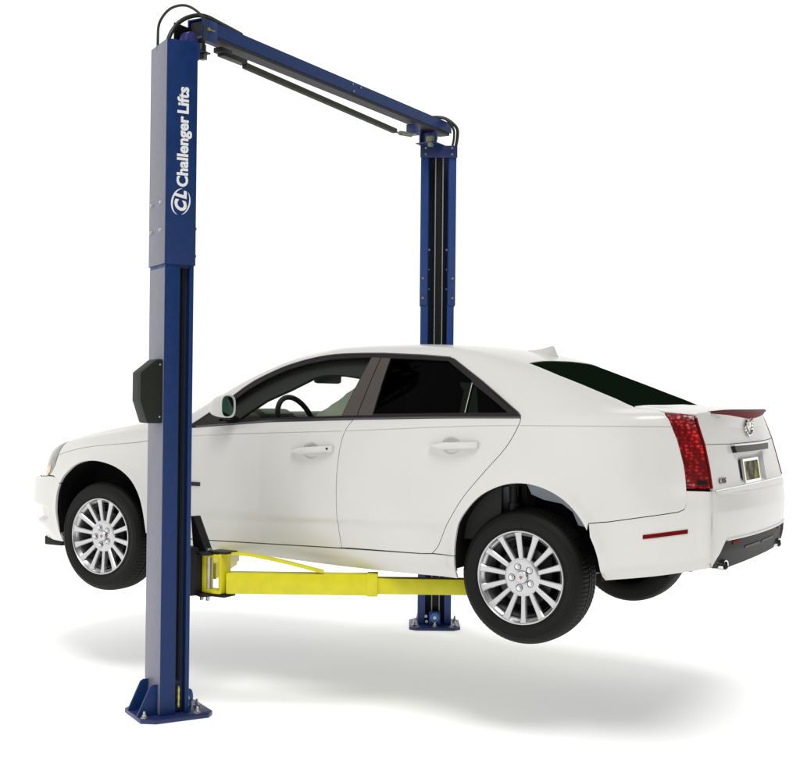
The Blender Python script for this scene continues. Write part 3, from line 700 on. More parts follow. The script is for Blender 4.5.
def pipe(sg):
    mb = MB(); q = curve3([(2.26,sg*.56,.945),(2.33,sg*.562,.938),(2.395,sg*.565,.930)], 5)
    bm = mb.bm
    rings = []
    for i, p in enumerate(q):
        rings.append([bm.verts.new(p+Vector((0, .050*math.cos(t), .026*math.sin(t)))) for t in np.linspace(0,2*math.pi,24,endpoint=False)])
    rings.append([bm.verts.new(q[-1]+Vector((-.002, .042*math.cos(t), .020*math.sin(t)))) for t in np.linspace(0,2*math.pi,24,endpoint=False)])
    rings.append([bm.verts.new(q[-1]+Vector((-.10, .040*math.cos(t), .019*math.sin(t)))) for t in np.linspace(0,2*math.pi,24,endpoint=False)])
    for A, B in zip(rings, rings[1:]):
        for k in range(24): bm.faces.new((A[k],A[(k+1)%24],B[(k+1)%24],B[k]))
    bm.faces.new(rings[-1])
    mb.build('tailpipe', 'chrome', car)
pipe(-1); pipe(1)
# antenna fin
mb = MB(); bm = mb.bm; rings = []
for i in range(14):
    t = i/13; x = 1.075+.175*t; zb = float(body(np.array([x]),np.array([10.]))[0][0][2])-.006
    h = .010+.052*min(1, t/.80)**1.5 if t < .86 else .062*(1-(t-.86)/.14*.9)+.0
    w = .020*math.sin(math.pi*min(.97, max(.06, t)))**.6+.004
    rings.append([bm.verts.new(q) for q in ((x,-w,zb),(x-.0,-w*.45,zb+h*.6),(x+.012*t,-.004,zb+h),(x+.012*t,.004,zb+h),(x,w*.45,zb+h*.6),(x,w,zb))])
for A, B in zip(rings, rings[1:]):
    for k in range(6): bm.faces.new((A[k],A[(k+1)%6],B[(k+1)%6],B[k]))
bm.faces.new(rings[0][::-1]); bm.faces.new(rings[-1]); mb.build('roof_antenna', 'paint', car, 60)
# fender vent trim
def vent(m):
    panel('side_vent', [SP([(-.765,1.203),(-.765,1.228),(-.642,1.226),(-.642,1.204)])], 'black', car, mirror=m, off=.006, fold=.008, h=(.02,.01))
both_sides(vent)
# front end: grille
mb = MB()
fx = XA+.004
mb.prism([(-.30,.84),(.30,.84),(.37,1.16),(-.37,1.16)], 'x', fx-.015, fx+.01, .006); gb = mb.build('front_grille', 'black', car)
mb = MB()
mb.prism([(-.24,1.17),(.24,1.17),(.16,1.30),(-.16,1.30)], 'x', fx-.02, fx+.01, .01)
mb.build('nose_panel', 'paint', car)
mb = MB()
for k in range(7): mb.box((fx-.018, 0, .88+.04*k), (.010, .56+.018*k, .012), .003)
mb.build('grille_bar', 'chrome', gb)
mb = MB(); mb.box((-2.075, 0, .762), (.16, 1.36, .06), .01); mb.build('chin_spoiler', 'plastic', car)

# -- backing shell, wheel liners, underbody
def grow(loop, d): return inset(loop, -d)
AFl = [(x, max(z, .6)) for x, z in AF]; ARl = [(x, max(z,.6)) for x, z in AR]
low = lambda x: float(body(np.array([x]),np.array([.02]))[0][0][2])
backs = VP([(-2.36,5.75),(2.22,5.75)]) + SO([(TAILX(z)-.02,z) for z in (1.6,1.4,1.2,1.0)]) + VP([(2.34,.35),(1.895,.35)]) + SO([(x+.01 if x > 1.7 else x, z+.008) for x, z in reversed(AR) if z > .90]) + VP([(1.066,.35),(-1.03,.35)]) + SO([(x, z+.008) for x, z in reversed(AF) if z > .90]) + VP([(-1.82,.35),(-2.36,.35)])
panel('inner_panel', [backs], 'gap', car, both=True, off=-.032, fold=0, h=(.05,.05))
panel('inner_panel', [VP([(-2.36,5.75),(-1.03,5.75),(-.99,6.9),(-1.02,8),(-1.06,10),(-2.36,10)])], 'gap', car, both=True, off=-.032, fold=0, h=(.05,.05))
panel('inner_panel', [VP([(1.92,6.0),(2.24,5.95),(2.27,7.2),(2.33,8.5),(2.34,10),(1.95,10),(1.92,8)])], 'gap', car, both=True, off=-.032, fold=0, h=(.05,.05))
sheet('inner_panel', [corner(1.655,.98,10,1,.02)+[(.5,.95),(-.5,.95)]+corner(.98,1.655,10,-1,.02)], tailfn, 'gap', car, off=-.05, h=(.06,.05), fold=0)
HEAD = (VP([(-.26,10),(-.25,9),(-.21,8.2)]) + VP([(x,8.1) for x in np.linspace(-.3,-.9,8)]) + VP([(-.86,6.3)]) + SO([(x, z+.004) for x, z in DTS[1:-2]]) + VP([(1.44,6.2),(1.95,6.4),(1.9,8.2),(1.7,8.3),(1.5,8.3),(1.33,8.4),(1.33,9),(1.33,10)]))
panel('headliner', [HEAD], 'interior', car, both=True, off=-.028, fold=0)
def apillar(m):
    sg = 1 if m else -1; q = []
    for x in np.linspace(-.92, -.10, 16):
        P, N = body(np.array([x]), np.array([7.55])); q.append(Vector((x+.02, P[0][1]*-sg*1.0+(-sg*-0)*0, P[0][2]))-Vector((0,0,.045)) + Vector((0, -sg*.035, 0)))
    mb = MB(); mb.tube(q, [.034]*len(q), 10); mb.build('pillar_trim', 'interior', car, 60)
both_sides(apillar)
PTL = [(.42,1.868),(.33,1.875),(.22,1.889),(.10,1.889),(.03,1.877),(-.12,1.800),(-.27,1.735),(-.387,1.655),(-.46,1.60)]
def pil(m):
    panel('pillar_trim', [SP([q for q in DTS if q[0] > -.66 and q[0] < .43] + PTL, 0)], 'interior', car, mirror=m, off=-.04, fold=.02, h=(.02,.015))
both_sides(pil)
def liner(loop, name, y0, y1, m, zmin):
    sg = 1 if m else -1; mb = MB(); bm = mb.bm
    pts = [(x, z) for x, z in grow([q for q in loop], 0.0)]
    A = [bm.verts.new((x, sg*y0, z)) for x, z in pts]; cx = sum(x for x, z in pts)/len(pts)
    B = [bm.verts.new((cx+(x-cx)*1.02, sg*y1, z+.0)) for x, z in pts]
    for i in range(len(pts)-1): bm.faces.new((A[i],A[i+1],B[i+1],B[i]))
    bm.faces.new(B)
    return mb.build('wheel_liner', 'dark', car, 60)
for m in (False, True):
    liner([(x, z+.006) for x, z in AF if z > .82], 'f', .895, .60, m, .8); lr = liner([(x, z+.006) for x, z in AR if z > .82], 'r', .905, .56, m, .8)
    sg = 1 if m else -1
    # painted inner arch rail and strut in the rear opening
    mb = MB(); pl = [(1.26,1.16),(1.262,1.298),(1.42,1.305),(1.45,1.26),(1.56,1.235),(1.66,1.19),(1.72,1.10),(1.74,1.04),(1.79,1.06),(1.77,1.15),(1.70,1.23),(1.58,1.285),(1.46,1.305),(1.30,1.305)]
    mb.prism([(1.262,1.10),(1.262,1.30),(1.335,1.305),(1.335,1.10)], 'y', sg*.74, sg*.70); mb.prism([(1.40,1.305),(1.43,1.245),(1.50,1.22),(1.60,1.205),(1.66,1.165),(1.69,1.10),(1.80,1.08),(1.77,1.17),(1.69,1.245),(1.58,1.295),(1.46,1.313)], 'y', sg*.74, sg*.70)
    mb.build('inner_arch', 'under', lr)
    mb = MB(); mb.cyl((1.348,sg*.76,.93),(1.335,sg*.76,1.30),.022); mb.cyl((1.350,sg*.76,.9),(1.342,sg*.76,1.20),.034,bev=.004); mb.cyl((1.336,sg*.76,1.285),(1.334,sg*.76,1.305),.045)
    mb.build('shock_absorber', 'black', car)
mb = MB()
mb.box((0,0,.90),(4.2,1.08,.12)); mb.box((0,0,.875),(1.98,1.66,.09)); mb.box((-2.05,0,.90),(.36,1.2,.12)); mb.box((2.08,0,.945),(.34,1.3,.10),.01)
mb.build('underbody', 'dark', car)
mb = MB(); mb.box((-1.0,0,1.24),(.03,1.6,.58)); mb.build('bulkhead', 'interior', car)
mb = MB(); mb.prism([(1.345,.93),(1.345,1.61),(1.99,1.61),(1.99,1.59),(1.375,1.59),(1.375,.93)], 'y', -.68, .68); mb.build('parcel_shelf', 'interior', car)

# -- cabin
mb = MB()
mb.prism([(-.98,1.1),(-.98,1.585),(-.80,1.625),(-.62,1.645),(-.50,1.632),(-.455,1.58),(-.47,1.40),(-.60,1.1)], 'y', -.76, .76, .02)
mb.prism([(-.60,1.62),(-.585,1.665),(-.50,1.662),(-.44,1.635),(-.45,1.58),(-.55,1.58)], 'y', -.52, -.22, .015)
mb.build('dashboard', 'dash', car)
def wheel_ring():
    c = Vector((-.315,-.37,1.562)); ax = Vector((.93,0,.36)).normalized(); e1 = Vector((0,1,0)); e2 = ax.cross(e1).normalized()
    if e2.z < 0: e2 = -e2
    mb = MB(); mb.tube([c+(e1*math.cos(t)+e2*math.sin(t))*.187 for t in np.linspace(0,2*math.pi,48,endpoint=False)], .0165, 12, True)
    for a in (0, math.pi, -math.pi/2): mb.beam(c-ax*.02, c+(e1*math.cos(a)+e2*math.sin(a))*.18, .035, .016, .004, up=tuple(ax))
    mb.cyl(c-ax*.05, c+ax*.01, .065, bev=.012); mb.cyl(c-ax*.22, c-ax*.04, .035)
    mb.build('steering_wheel', 'interior', car)
wheel_ring()
mb = MB(); mb.box((-.345,0.01,1.862),(.045,.275,.070),.020); mb.tube([(-.36,0,1.88),(-.42,0,1.925),(-.44,0,1.945)], .009, 8); mb.build('rear_view_mirror', 'black', car)
for sg in (-1, 1):
    mb = MB()
    prof = [(-.10,1.02),(-.12,1.45),(-.09,1.58),(-.02,1.65),(.08,1.70),(.18,1.765),(.27,1.825),(.33,1.835),(.36,1.79),(.30,1.5),(.22,1.02)]
    mb.prism(prof, 'y', sg*.37-.235, sg*.37+.235, .05)
    mb.prism([(-.42,1.02),(-.46,1.12),(-.40,1.20),(-.2,1.18),(.1,1.16),(.14,1.02)], 'y', sg*.37-.25, sg*.37+.25, .04)
    mb.box((.33,sg*.37,1.87),(.10,.26,.13),.035)
    mb.build('front_seat', 'seat' , car)
mb = MB(); mb.prism([(1.0,1.0),(1.02,1.2),(1.12,1.62),(1.24,1.64),(1.28,1.0)], 'y', -.62, .62, .04); mb.prism([(.62,1.0),(.6,1.18),(.9,1.2),(1.1,1.15),(1.1,1.0)], 'y', -.62, .62, .04); mb.build('rear_seat', 'interior', car)
for sg in (-1, 1):
    mb = MB(); mb.prism([(-.90,1.0),(-.90,1.52),(-.1,1.585),(1.30,1.62),(1.30,1.0)], 'y', sg*.80, sg*.828, .008); mb.build('door_lining', 'interior', car)

# -- wheels
def make_wheel(x, z, sg):
    w = empty('wheel', (x, sg*.905, z), 0 if sg < 0 else math.pi)
    w.parent = car
    bm = bmesh.new(); n = 360
    prof = [(.224,.05),(.230,.018),(.2365,.010),(.243,.007),(.247,.009),(.252,.006),(.268,.001),(.284,0),(.286,.002),(.300,.003),(.302,.001),(.318,.010),(.328,.020),(.335,.032),(.339,.044),(.342,.058),(.3445,.076),(.3445,.080),(.337,.081),(.337,.089),(.345,.090),(.3455,.112),(.338,.113),(.338,.121),(.3455,.122),(.345,.144),(.337,.145),(.337,.153),(.3445,.154),(.342,.178),(.337,.196),(.325,.216),(.30,.232),(.26,.234),(.232,.22),(.222,.19)]
    rings = []
    for i, (r, y) in enumerate(prof):
        ring = []
        for k in range(n):
            rr = r
            if r > .334 and (y < .078) and k % 4 == 0 : rr = r-.0035
            if r > .334 and y > .156 and k % 4 == 2: rr = r-.0035
            if .334 < r and .089 < y < .146 and k % 4 == (1 if y < .115 else 3): rr = r-.002
            a = 2*math.pi*k/n; ring.append(bm.verts.new((rr*math.cos(a), y, rr*math.sin(a))))
        rings.append(ring)
    for A, B in zip(rings, rings[1:]):
        for k in range(n): bm.faces.new((A[k],A[(k+1)%n],B[(k+1)%n],B[k]))
    mb = MB(); mb.bm.free(); mb.bm = bm
    tyre = mb.build('tyre', 'rubber', w, 30)
    mb = MB()
    mb.lathe([(.2385,.020),(.2395,.008),(.237,.003),(.232,.002),(.2285,.006),(.226,.016),(.219,.024),(.212,.030),(.207,.05),(.203,.09),(.200,.20)], 128)
    rim = mb.build('rim', 'alloy', w, 40)
    mb = MB(); N = 14
    for k in range(N):
        a = 2*math.pi*(k+.5)/N + .08; c, s = math.cos(a), math.sin(a)
        bm = bmesh.new(); st = []
        for r, hw, y, dp in ((.070,.0115,.036,.03),(.100,.0128,.031,.03),(.14,.0138,.025,.028),(.19,.0154,.018,.026),(.212,.0175,.014,.024),(.2275,.0215,.010,.018)):
            st.append([bm.verts.new((r*c - t*s, yy, r*s + t*c)) for t, yy in ((-hw, y+.005),(-hw*.72, y),(hw*.72, y),(hw, y+.005),(hw*.8, y+dp),(-hw*.8, y+dp))])
        for A, B in zip(st, st[1:]):
            for j in range(6): bm.faces.new((A[j],A[(j+1)%6],B[(j+1)%6],B[j]))
        bm.faces.new(st[0][::-1]); bm.faces.new(st[-1]); bmesh.ops.recalc_face_normals(bm, faces=bm.faces)
        mb._add(bm, Matrix())
    mb.lathe([(.0,.062),(.098,.062),(.1000,.042),(.098,.034),(.092,.030),(.080,.027),(.074,.027),(.062,.028),(.040,.030),(.034,.031),(.033,.034)], 96)
    mb.build('spokes', 'alloy', w, 28)
    mb = MB(); mb.lathe([(.033,.034),(.0325,.024),(.029,.0195),(.0,.018)], 48); cap = mb.build('centre_cap', 'alloy', w, 30)
    mb = MB(); mb.prism([(-.008,.008),(.008,.008),(.007,-.003),(0,-.010),(-.007,-.003)], 'y', .0165, .0195); mb.build('cap_crest', 'crest', cap)
    for k in range(5):
        a = 2*math.pi*k/5+math.radians(113); c = Vector((.057*math.cos(a), 0, .057*math.sin(a)))
        mb = MB(); mb.lathe([(.0195,.0282),(.0180,.0262),(.0165,.027),(.0150,.032)], 28, (c.x,0,c.z)); mb.build('nut_pocket', 'black', w)
        mb = MB(); mb.cyl(c+Vector((0,.034,0)), c+Vector((0,.017,0)), .0120, .0110, 6, .0015); mb.cyl(c+Vector((0,.02,0)), c+Vector((0,.0145,0)), .0085, .006, 16); mb.build('wheel_nut', 'chrome', w)
    mb = MB(); mb.lathe([(.0,.075),(.15,.075),(.152,.078),(.152,.095),(.0,.095)], 64); mb.build('brake_disc', 'disc', w)
    mb = MB(); mb.lathe([(.0,.13),(.203,.13)], 48); mb.box((.12,.085,.05),(.07,.06,.13),.012); mb.build('brake_shield', 'dark', w)
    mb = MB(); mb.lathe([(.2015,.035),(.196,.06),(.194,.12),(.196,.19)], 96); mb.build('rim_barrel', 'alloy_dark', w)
    return w
M['crest'] = node_mat('crest_enamel', (.30,.17,.13), .4, metal=.3)
w0 = make_wheel(1.44, .832, -1)
def dup(root, loc, rz):
    r = root.copy(); COL.objects.link(r); r.parent = car; r.location = loc; r.rotation_euler = (0,0,rz)
    def rec(src, dst):
        for ch in [o for o in list(COL.objects) if o.parent == src]:
            c = ch.copy(); COL.objects.link(c); c.parent = dst; rec(ch, c)
    rec(root, r); return r
wf_ = dup(w0, (-1.44, -.905, .853), 0); dup(w0, (1.44, .905, .832), math.pi); dup(w0, (-1.44, .905, .898), math.pi)
mb = MB(); mb.cyl((1.44,-.75,.832),(1.44,.75,.832),.035); mb.cyl((-1.44,-.75,.853),(-1.44,.75,.853),.03); mb.cyl((1.44,-.1,.86),(1.44,.1,.86),.13,bev=.02)
mb.beam((1.05,-.5,.86),(1.42,-.70,.82),.06,.04,.01); mb.beam((1.05,.5,.86),(1.42,.70,.82),.06,.04,.01); mb.build('axle', 'black', car)

# ================================================================= the lift
lift = empty('two_post_lift', (-.43,.11,0), label='blue two post vehicle lift with overhead beam and yellow arms holding the sedan', category='vehicle lift')
def LP(o): o.parent = lift; o.matrix_parent_inverse = Matrix.Translation((.43,-.11,0)); return o
PHI = math.radians(29.9)
HW, HD = .135, .085     # half width, half depth of the extension
def column(cx, cy, rz, near):
    col = empty('column', (cx, cy, 0), rz); LP(col)
    a, d, g = HW-.007, HD-.005, .048
    outer = [(-a,-d),(a,-d),(a,.004),(a-g,.004),(a-g,d-.020),(a,d-.020),(a,d),(a-.052,d),(a-.052,d-.006)]
    t = .007
    innerp = [(a-.052-.0,d-.006)]
    right = [(0,-d),(a,-d),(a,.004),(a-g,.004),(a-g,d-.020),(a-.004,d-.020),(a-.004,d),(a-.056,d),(a-.056,d-.007)]
    innr = [(a-g-.008,d-.007),(a-g-.008,-.004),(a-t,-.004),(a-t,-d+t),(0,-d+t)]
    prof = right+innr
    mb = MB()
    for s in (1,-1): mb.prism([(s*x,y) for x,y in prof], 'z', .02, 3.60, .0015)
    body_ = mb.build('column_body', 'blue', col, 30)
    # shade of the side groove and column inside, painted as dark blue sheets
    for s in (1,-1):
        mb = MB(); mb.box((s*(a-g+.003), (d-.02+.004)/2, 1.23), (.004, d-.026, 2.40)); mb.build('groove_shade', 'blue_shade', col)
        mb = MB(); mb.tube(curve3([(s*(a-.022),.028,z) for z in (.20,.8,1.4,2.0,2.44)],3), .0085, 8); mb.build('groove_hose', 'rubber', col, 60)
        mb = MB(); mb.tube([(s*(a-.020),.030,z) for z in (.055,.07,.09,.11,.13,.15,.17)], [.006,.009,.006,.009,.006,.009,.005], 8); mb.build('hose_fitting', 'gold', col, 60)
    mb = MB(); mb.box((0,-d-.001,1.23),(2*a-.006,.002,2.40),.0006); mb.build('back_glare_sheet', 'blue_glare', col)  # thin sheet carrying the painted-in glare on the blue back face
    # extension
    mb = MB(); t = .006
    ex = [(0,-HD),(HW,-HD),(HW,HD),(HW-.055,HD),(HW-.055,HD-t),(HW-t,HD-t),(HW-t,-HD+t),(0,-HD+t)]
    for s in (1,-1): mb.prism([(s*x,y) for x,y in ex], 'z', 2.447, 3.662, .0015)
    ext = mb.build('column_extension', 'blue', col, 30)
    mb = MB(); mb.box((0,-HD-.001,3.0545),(2*HW-.004,.002,1.208),.0006); mb.build('back_glare_sheet', 'blue_glare', ext)
    mb = MB(); mb.box((0,-HD+.02,1.83),(.24,.006,3.6)); mb.box((HW-.02,0,1.83+1.2),(.004,.13,1.2)); mb.box((-HW+.02,0,3.03),(.004,.13,1.2)); mb.build('inside_shade', 'blue_shade', col)
    for s in (1,-1):
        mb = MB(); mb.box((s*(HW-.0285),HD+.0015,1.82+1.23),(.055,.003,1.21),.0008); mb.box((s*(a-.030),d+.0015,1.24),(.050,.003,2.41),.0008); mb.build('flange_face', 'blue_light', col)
    for x, r in ((-.035,.0045),(.022,.0045)):
        mb = MB(); mb.cyl((x,HD-.035,.12),(x,HD-.035,3.60), r, n=10); mb.build('lift_cable', 'cable', col, 60)
    mb = MB(); mb.box((.0,HD-.06,1.9),(.05,.02,3.5)); mb.build('cylinder_rod', 'black', col)
    # top bracket with four bolts
    mb = MB(); mb.box((0,HD+.008,3.615),(2*HW+.012,.010,.092),.002); br = mb.build('top_bracket', 'blue_violet', col)
    for x in (-.10,.10):
        for z in (3.592,3.640):
            mb = MB(); mb.cyl((x,HD+.012,z),(x,HD+.024,z),.010,n=6,bev=.002); mb.build('bolt', 'steel', br)
    for x in (-HW+.022, HW-.022):
        for z in (2.50,2.65):
            mb = MB(); mb.cyl((x,HD+.002,z),(x,HD+.013,z),.0095,n=6,bev=.002); mb.build('bolt', 'steel', ext)
        for z in (2.57, 2.72, 2.87):
            mb = MB(); mb.box((x*.62, HD-.02, z), (.018,.006,.014 if z > 2.8 else .006)); mb.build('lining_rivet', 'steel', ext)
    if near:
        for x in (-.085,.065):
            for z in (2.635,2.785):
                mb = MB(); mb.cyl((x,-HD+.002,z),(x,-HD-.012,z),.012,.010,n=16,bev=.002); mb.build('bolt', 'steel', ext)
            mb = MB(); mb.cyl((x,-HD+.002,2.94),(x,-HD-.0015,2.94),.007,n=12); mb.build('bolt_hole', 'black', ext)
    # base plate
    P_ = .192
    pl = [(-P_+.06,-P_),(P_-.05,-P_),(P_,-P_+.07),(P_,P_-.02),(P_-.05,P_+.02),(-P_+.05,P_+.02),(-P_,P_-.03),(-P_,-P_+.06)]
    mb = MB(); mb.prism(pl, 'z', .0, .024, .004); bpz = mb.build('base_plate', 'blue_violet', col)
    for x, y in ((-.160,-.095),(-.09,-.165),(.125,-.165),(.155,.12),(-.155,.13),(.0,.175)):
        mb = MB(); mb.cyl((x,y,.022),(x,y,.030),.020,n=20); mb.cyl((x,y,.030),(x,y,.044),.012,n=6,bev=.002); mb.cyl((x,y,.044),(x,y,.060),.007,n=12); mb.build('anchor_bolt', 'steel', bpz)
    for x in (-.075, .085):
        mb = MB(); mb.prism([(-d-.115,.024),(-d-.001,.024),(-d-.001,.185),(-d-.028,.185),(-d-.045,.175)], 'x', x-.007, x+.007, .002); mb.build('gusset', 'blue', bpz)
    if True:
        mb = MB(); mb.box((0,HD+.02,.075),(.085,.05,.10),.006); pb = mb.build('pulley_block', 'blue_light', col)
        mb = MB(); mb.cyl((0,HD+.04,.085),(0,HD+.056,.085),.036,n=28,bev=.003); mb.build('pulley', 'blue_bright', pb)
        mb = MB(); mb.cyl((0,HD+.056,.085),(0,HD+.062,.085),.013,n=18,bev=.002); mb.build('pulley_pin', 'white_mark', pb)
        for x in (.06,.065): mb = MB(); mb.cyl((x,HD-.01,.05 if x<.062 else .09),(x,HD+.02,.05 if x<.062 else .09),.012,n=6); mb.build('bolt', 'steel', pb)
    return col, ext
M['blue_violet'] = node_mat('violet_blue_steel', (.014,.026,.115), .40, noise=.12, nscale=20)
M['blue_bright'] = node_mat('bright_blue_plastic', (.03,.17,.52), .3)
near, nex = column(-.43, -1.42, -PHI, True)
far, fex = column(-.43, 1.64, math.pi+PHI, False)
# lettering on the side face of the near extension: local x = HW, reads upwards
def side_mtx(u, z):
    # text x -> +z, text y -> -u (local -Y), text z -> +X
    return Matrix.Translation((HW+.0012, u, z)) @ Matrix(((0,0,1),(0,-1,0),(1,0,0))).to_4x4()
TU = .036
t1 = text_obj('maker_name', 'Challenger Lifts', .086, 'white_mark', nex, side_mtx(TU, 2.885), .0006, .0026, .80, 0., 1.04, .55)
bb = [v.co.z for v in t1.data.vertices]; k = .540/(max(bb)-min(bb)); z0 = min(bb)
for v in t1.data.vertices: v.co.z = 2.868+(v.co.z-z0)*k
cp = t1.data.copy(); cp.transform(Matrix.Translation((.0004, 0, .0022))); b2 = bmesh.new(); b2.from_mesh(t1.data); b2.from_mesh(cp)
b2.to_mesh(t1.data); b2.free(); bpy.data.meshes.remove(cp)
t2 = text_obj('maker_logo', 'C', .086, 'white_mark', nex, side_mtx(TU-.008, 2.732), .0006, .0045, .95, .22)
t3 = text_obj('maker_logo', 'L', .086, 'white_mark', nex, side_mtx(TU-.008, 2.802), .0008, .0045, .95, .22)
# swoosh round the logo
mb = MB(); bm = mb.bm
def swoosh(a0, a1, w0):
    A = []; n = 26
    for i in range(n):
        t = i/(n-1); a = a0+(a1-a0)*t; w = w0*math.sin(math.pi*t)**.8+.0004
        for r in (1, -1):
            cz, cu = 2.786, .0
            R1, R2 = .073+r*w/2, .049+r*w/2
            p = Vector((R1*math.cos(a), R2*math.sin(a))); th = math.radians(-14)
            z = cz+p.x*math.cos(th)-p.y*math.sin(th); u = cu-(p.x*math.sin(th)+p.y*math.cos(th))
            A.append(bm.verts.new((HW+.0016, u, z)))
    for i in range(n-1): bm.faces.new((A[2*i],A[2*i+1],A[2*i+3],A[2*i+2]))
swoosh(math.radians(10), math.radians(178), .010); swoosh(math.radians(205), math.radians(330), .008)
mb.build('logo_swoosh', 'white_mark', nex)
# latch cover box on the back of the near column
mb = MB(); a = HW-.007; d = HD-.005
mb.prism([(-d,1.935),(-d-.035,1.935),(-d-.125,1.862),(-d-.125,1.712),(-d-.085,1.590),(-d,1.590)], 'x', -.030, .115, .010); lb = mb.build('latch_cover', 'plastic', near)
for z in (1.905,1.625):
    mb = MB(); mb.cyl((.114,-d-.018,z),(.1175,-d-.018,z),.005,n=12); mb.build('cover_screw', 'steel', lb)

# crossbeam
M['sheave'] = node_mat('violet_sheave', (.06,.07,.28), .25, metal=.3)
M['fitting'] = node_mat('olive_grey_fitting', (.16,.18,.12), .4, metal=.4)
M['foam'] = node_mat('dark_olive_foam', (.022,.026,.014), .8, noise=.3, nscale=20)
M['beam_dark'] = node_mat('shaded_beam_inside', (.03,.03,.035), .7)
bx0 = -.43
mb = MB()
C_ = [(bx0-.055,3.787),(bx0-.055,3.862),(bx0+.055,3.862),(bx0+.055,3.787),(bx0+.048,3.787),(bx0+.048,3.855),(bx0-.048,3.855),(bx0-.048,3.787)]
bm = mb.bm; ya, yb = -1.245, 1.745
A = [bm.verts.new((x,ya,z)) for x,z in C_]; B = [bm.verts.new((x,yb,z)) for x,z in C_]; n = 8
for i in range(n): bm.faces.new((A[i],A[(i+1)%n],B[(i+1)%n],B[i]))
for R_ in (A, B[::-1]):
    for q in ((0,1,6,7),(1,2,5,6),(2,3,4,5)): bm.faces.new([R_[i] for i in q])
cb = LP(mb.build('crossbeam', 'blue', None))
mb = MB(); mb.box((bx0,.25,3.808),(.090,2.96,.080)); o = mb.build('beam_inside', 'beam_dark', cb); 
for y in (.32,.42):
    mb = MB(); mb.cyl((bx0+.054,y,3.845),(bx0+.060,y,3.845),.007,n=12); mb.build('bolt', 'steel', cb)
mb = MB(); mb.cyl((bx0+.054,.33,3.800),(bx0+.060,.33,3.800),.007,n=12); mb.build('bolt', 'steel', cb)
mb = MB(); mb.cyl((bx0+.058,-1.205,3.805),(bx0+.070,-1.205,3.805),.010,n=6,bev=.001); mb.box((bx0+.062,-1.175,3.806),(.006,.05,.006)); mb.build('bolt', 'gold', cb)
mb = MB(); mb.box((bx0+.058,-1.19,3.80),(.005,.13,.125),.001); mb.build('beam_end_plate', 'blue', cb)
# brackets on the post heads
for (px_, py_, sg) in ((-.43,-1.42,1),(-.43,1.64,-1)):
    mb = MB(); yb_ = py_+sg*.10
    mb.box((px_-.05,py_+sg*.13,3.735),(.008,.15,.165),.001); mb.box((px_,py_+sg*.17,3.70),(.15,.008,.09),.001)
    mb.box((px_+.0,py_+sg*.13,3.664),(.16,.17,.008),.001); hb = LP(mb.build('head_bracket', 'black' if sg > 0 else 'blue_violet', None))
    mb = MB(); mb.cyl((px_-.03,py_+sg*.12,3.725),(px_+.035,py_+sg*.12,3.725),.046,n=36,bev=.006); mb.build('sheave', 'sheave', hb)
    mb = MB(); mb.box((px_+.03,py_+sg*.18,3.69),(.06,.05,.05),.005); mb.box((px_+.04,py_+sg*.20,3.655),(.035,.03,.05),.004); mb.build('limit_switch', 'fitting', hb)
# shutoff bar hanging under the beam
q0, q1 = Vector((-.40,-.83,3.695)), Vector((-.40,.93,3.650))
mb = MB(); mb.beam(q0, q1, .042, .034, .010); sb_ = LP(mb.build('shutoff_bar', 'foam', None))
mb = MB(); mb.box((-.41,-.93,3.715),(.05,.22,.03),.003); mb.box((-.41,-1.02,3.73),(.06,.1,.03),.003); mb.build('bar_hinge', 'black', sb_)
mb = MB(); mb.cyl((-.40,.93,3.652),(-.40,1.00,3.640),.006,n=10); mb.cyl((-.40,1.0,3.650),(-.40,1.16,3.668),.017,n=18,bev=.002); mb.build('bar_switch', 'fitting', sb_)
mb = MB(); mb.box((-.41,1.21,3.715),(.07,.09,.07),.003); mb.build('bar_bracket', 'blue_violet', sb_)
# hoses looping over both heads
def hose(pts, r):
    mb = MB(); mb.tube(curve3(pts, 8), r, 12); LP(mb.build('hydraulic_hose', 'hose', None, 60))
M['hose'] = node_mat('black_hose', (.018,.021,.014), .4, noise=.2, nscale=30)
hose([(-.50,-1.47,3.60),(-.505,-1.47,3.70),(-.51,-1.45,3.80),(-.46,-1.42,3.875),(-.39,-1.37,3.895),(-.32,-1.33,3.845),(-.30,-1.31,3.78),(-.31,-1.31,3.70)], .0075)
hose([(-.47,-1.42,3.60),(-.475,-1.42,3.70),(-.47,-1.36,3.80),(-.45,-1.28,3.865),(-.42,-1.18,3.895),(-.41,-1.02,3.885),(-.41,-.85,3.874)], .0125)
hose([(-.46,1.50,3.868),(-.43,1.62,3.895),(-.38,1.68,3.885),(-.31,1.70,3.82),(-.30,1.70,3.74),(-.33,1.70,3.60)], .012)
hose([(-.45,1.54,3.868),(-.42,1.60,3.885),(-.36,1.63,3.87),(-.31,1.65,3.80),(-.31,1.66,3.72),(-.34,1.66,3.60)], .009)

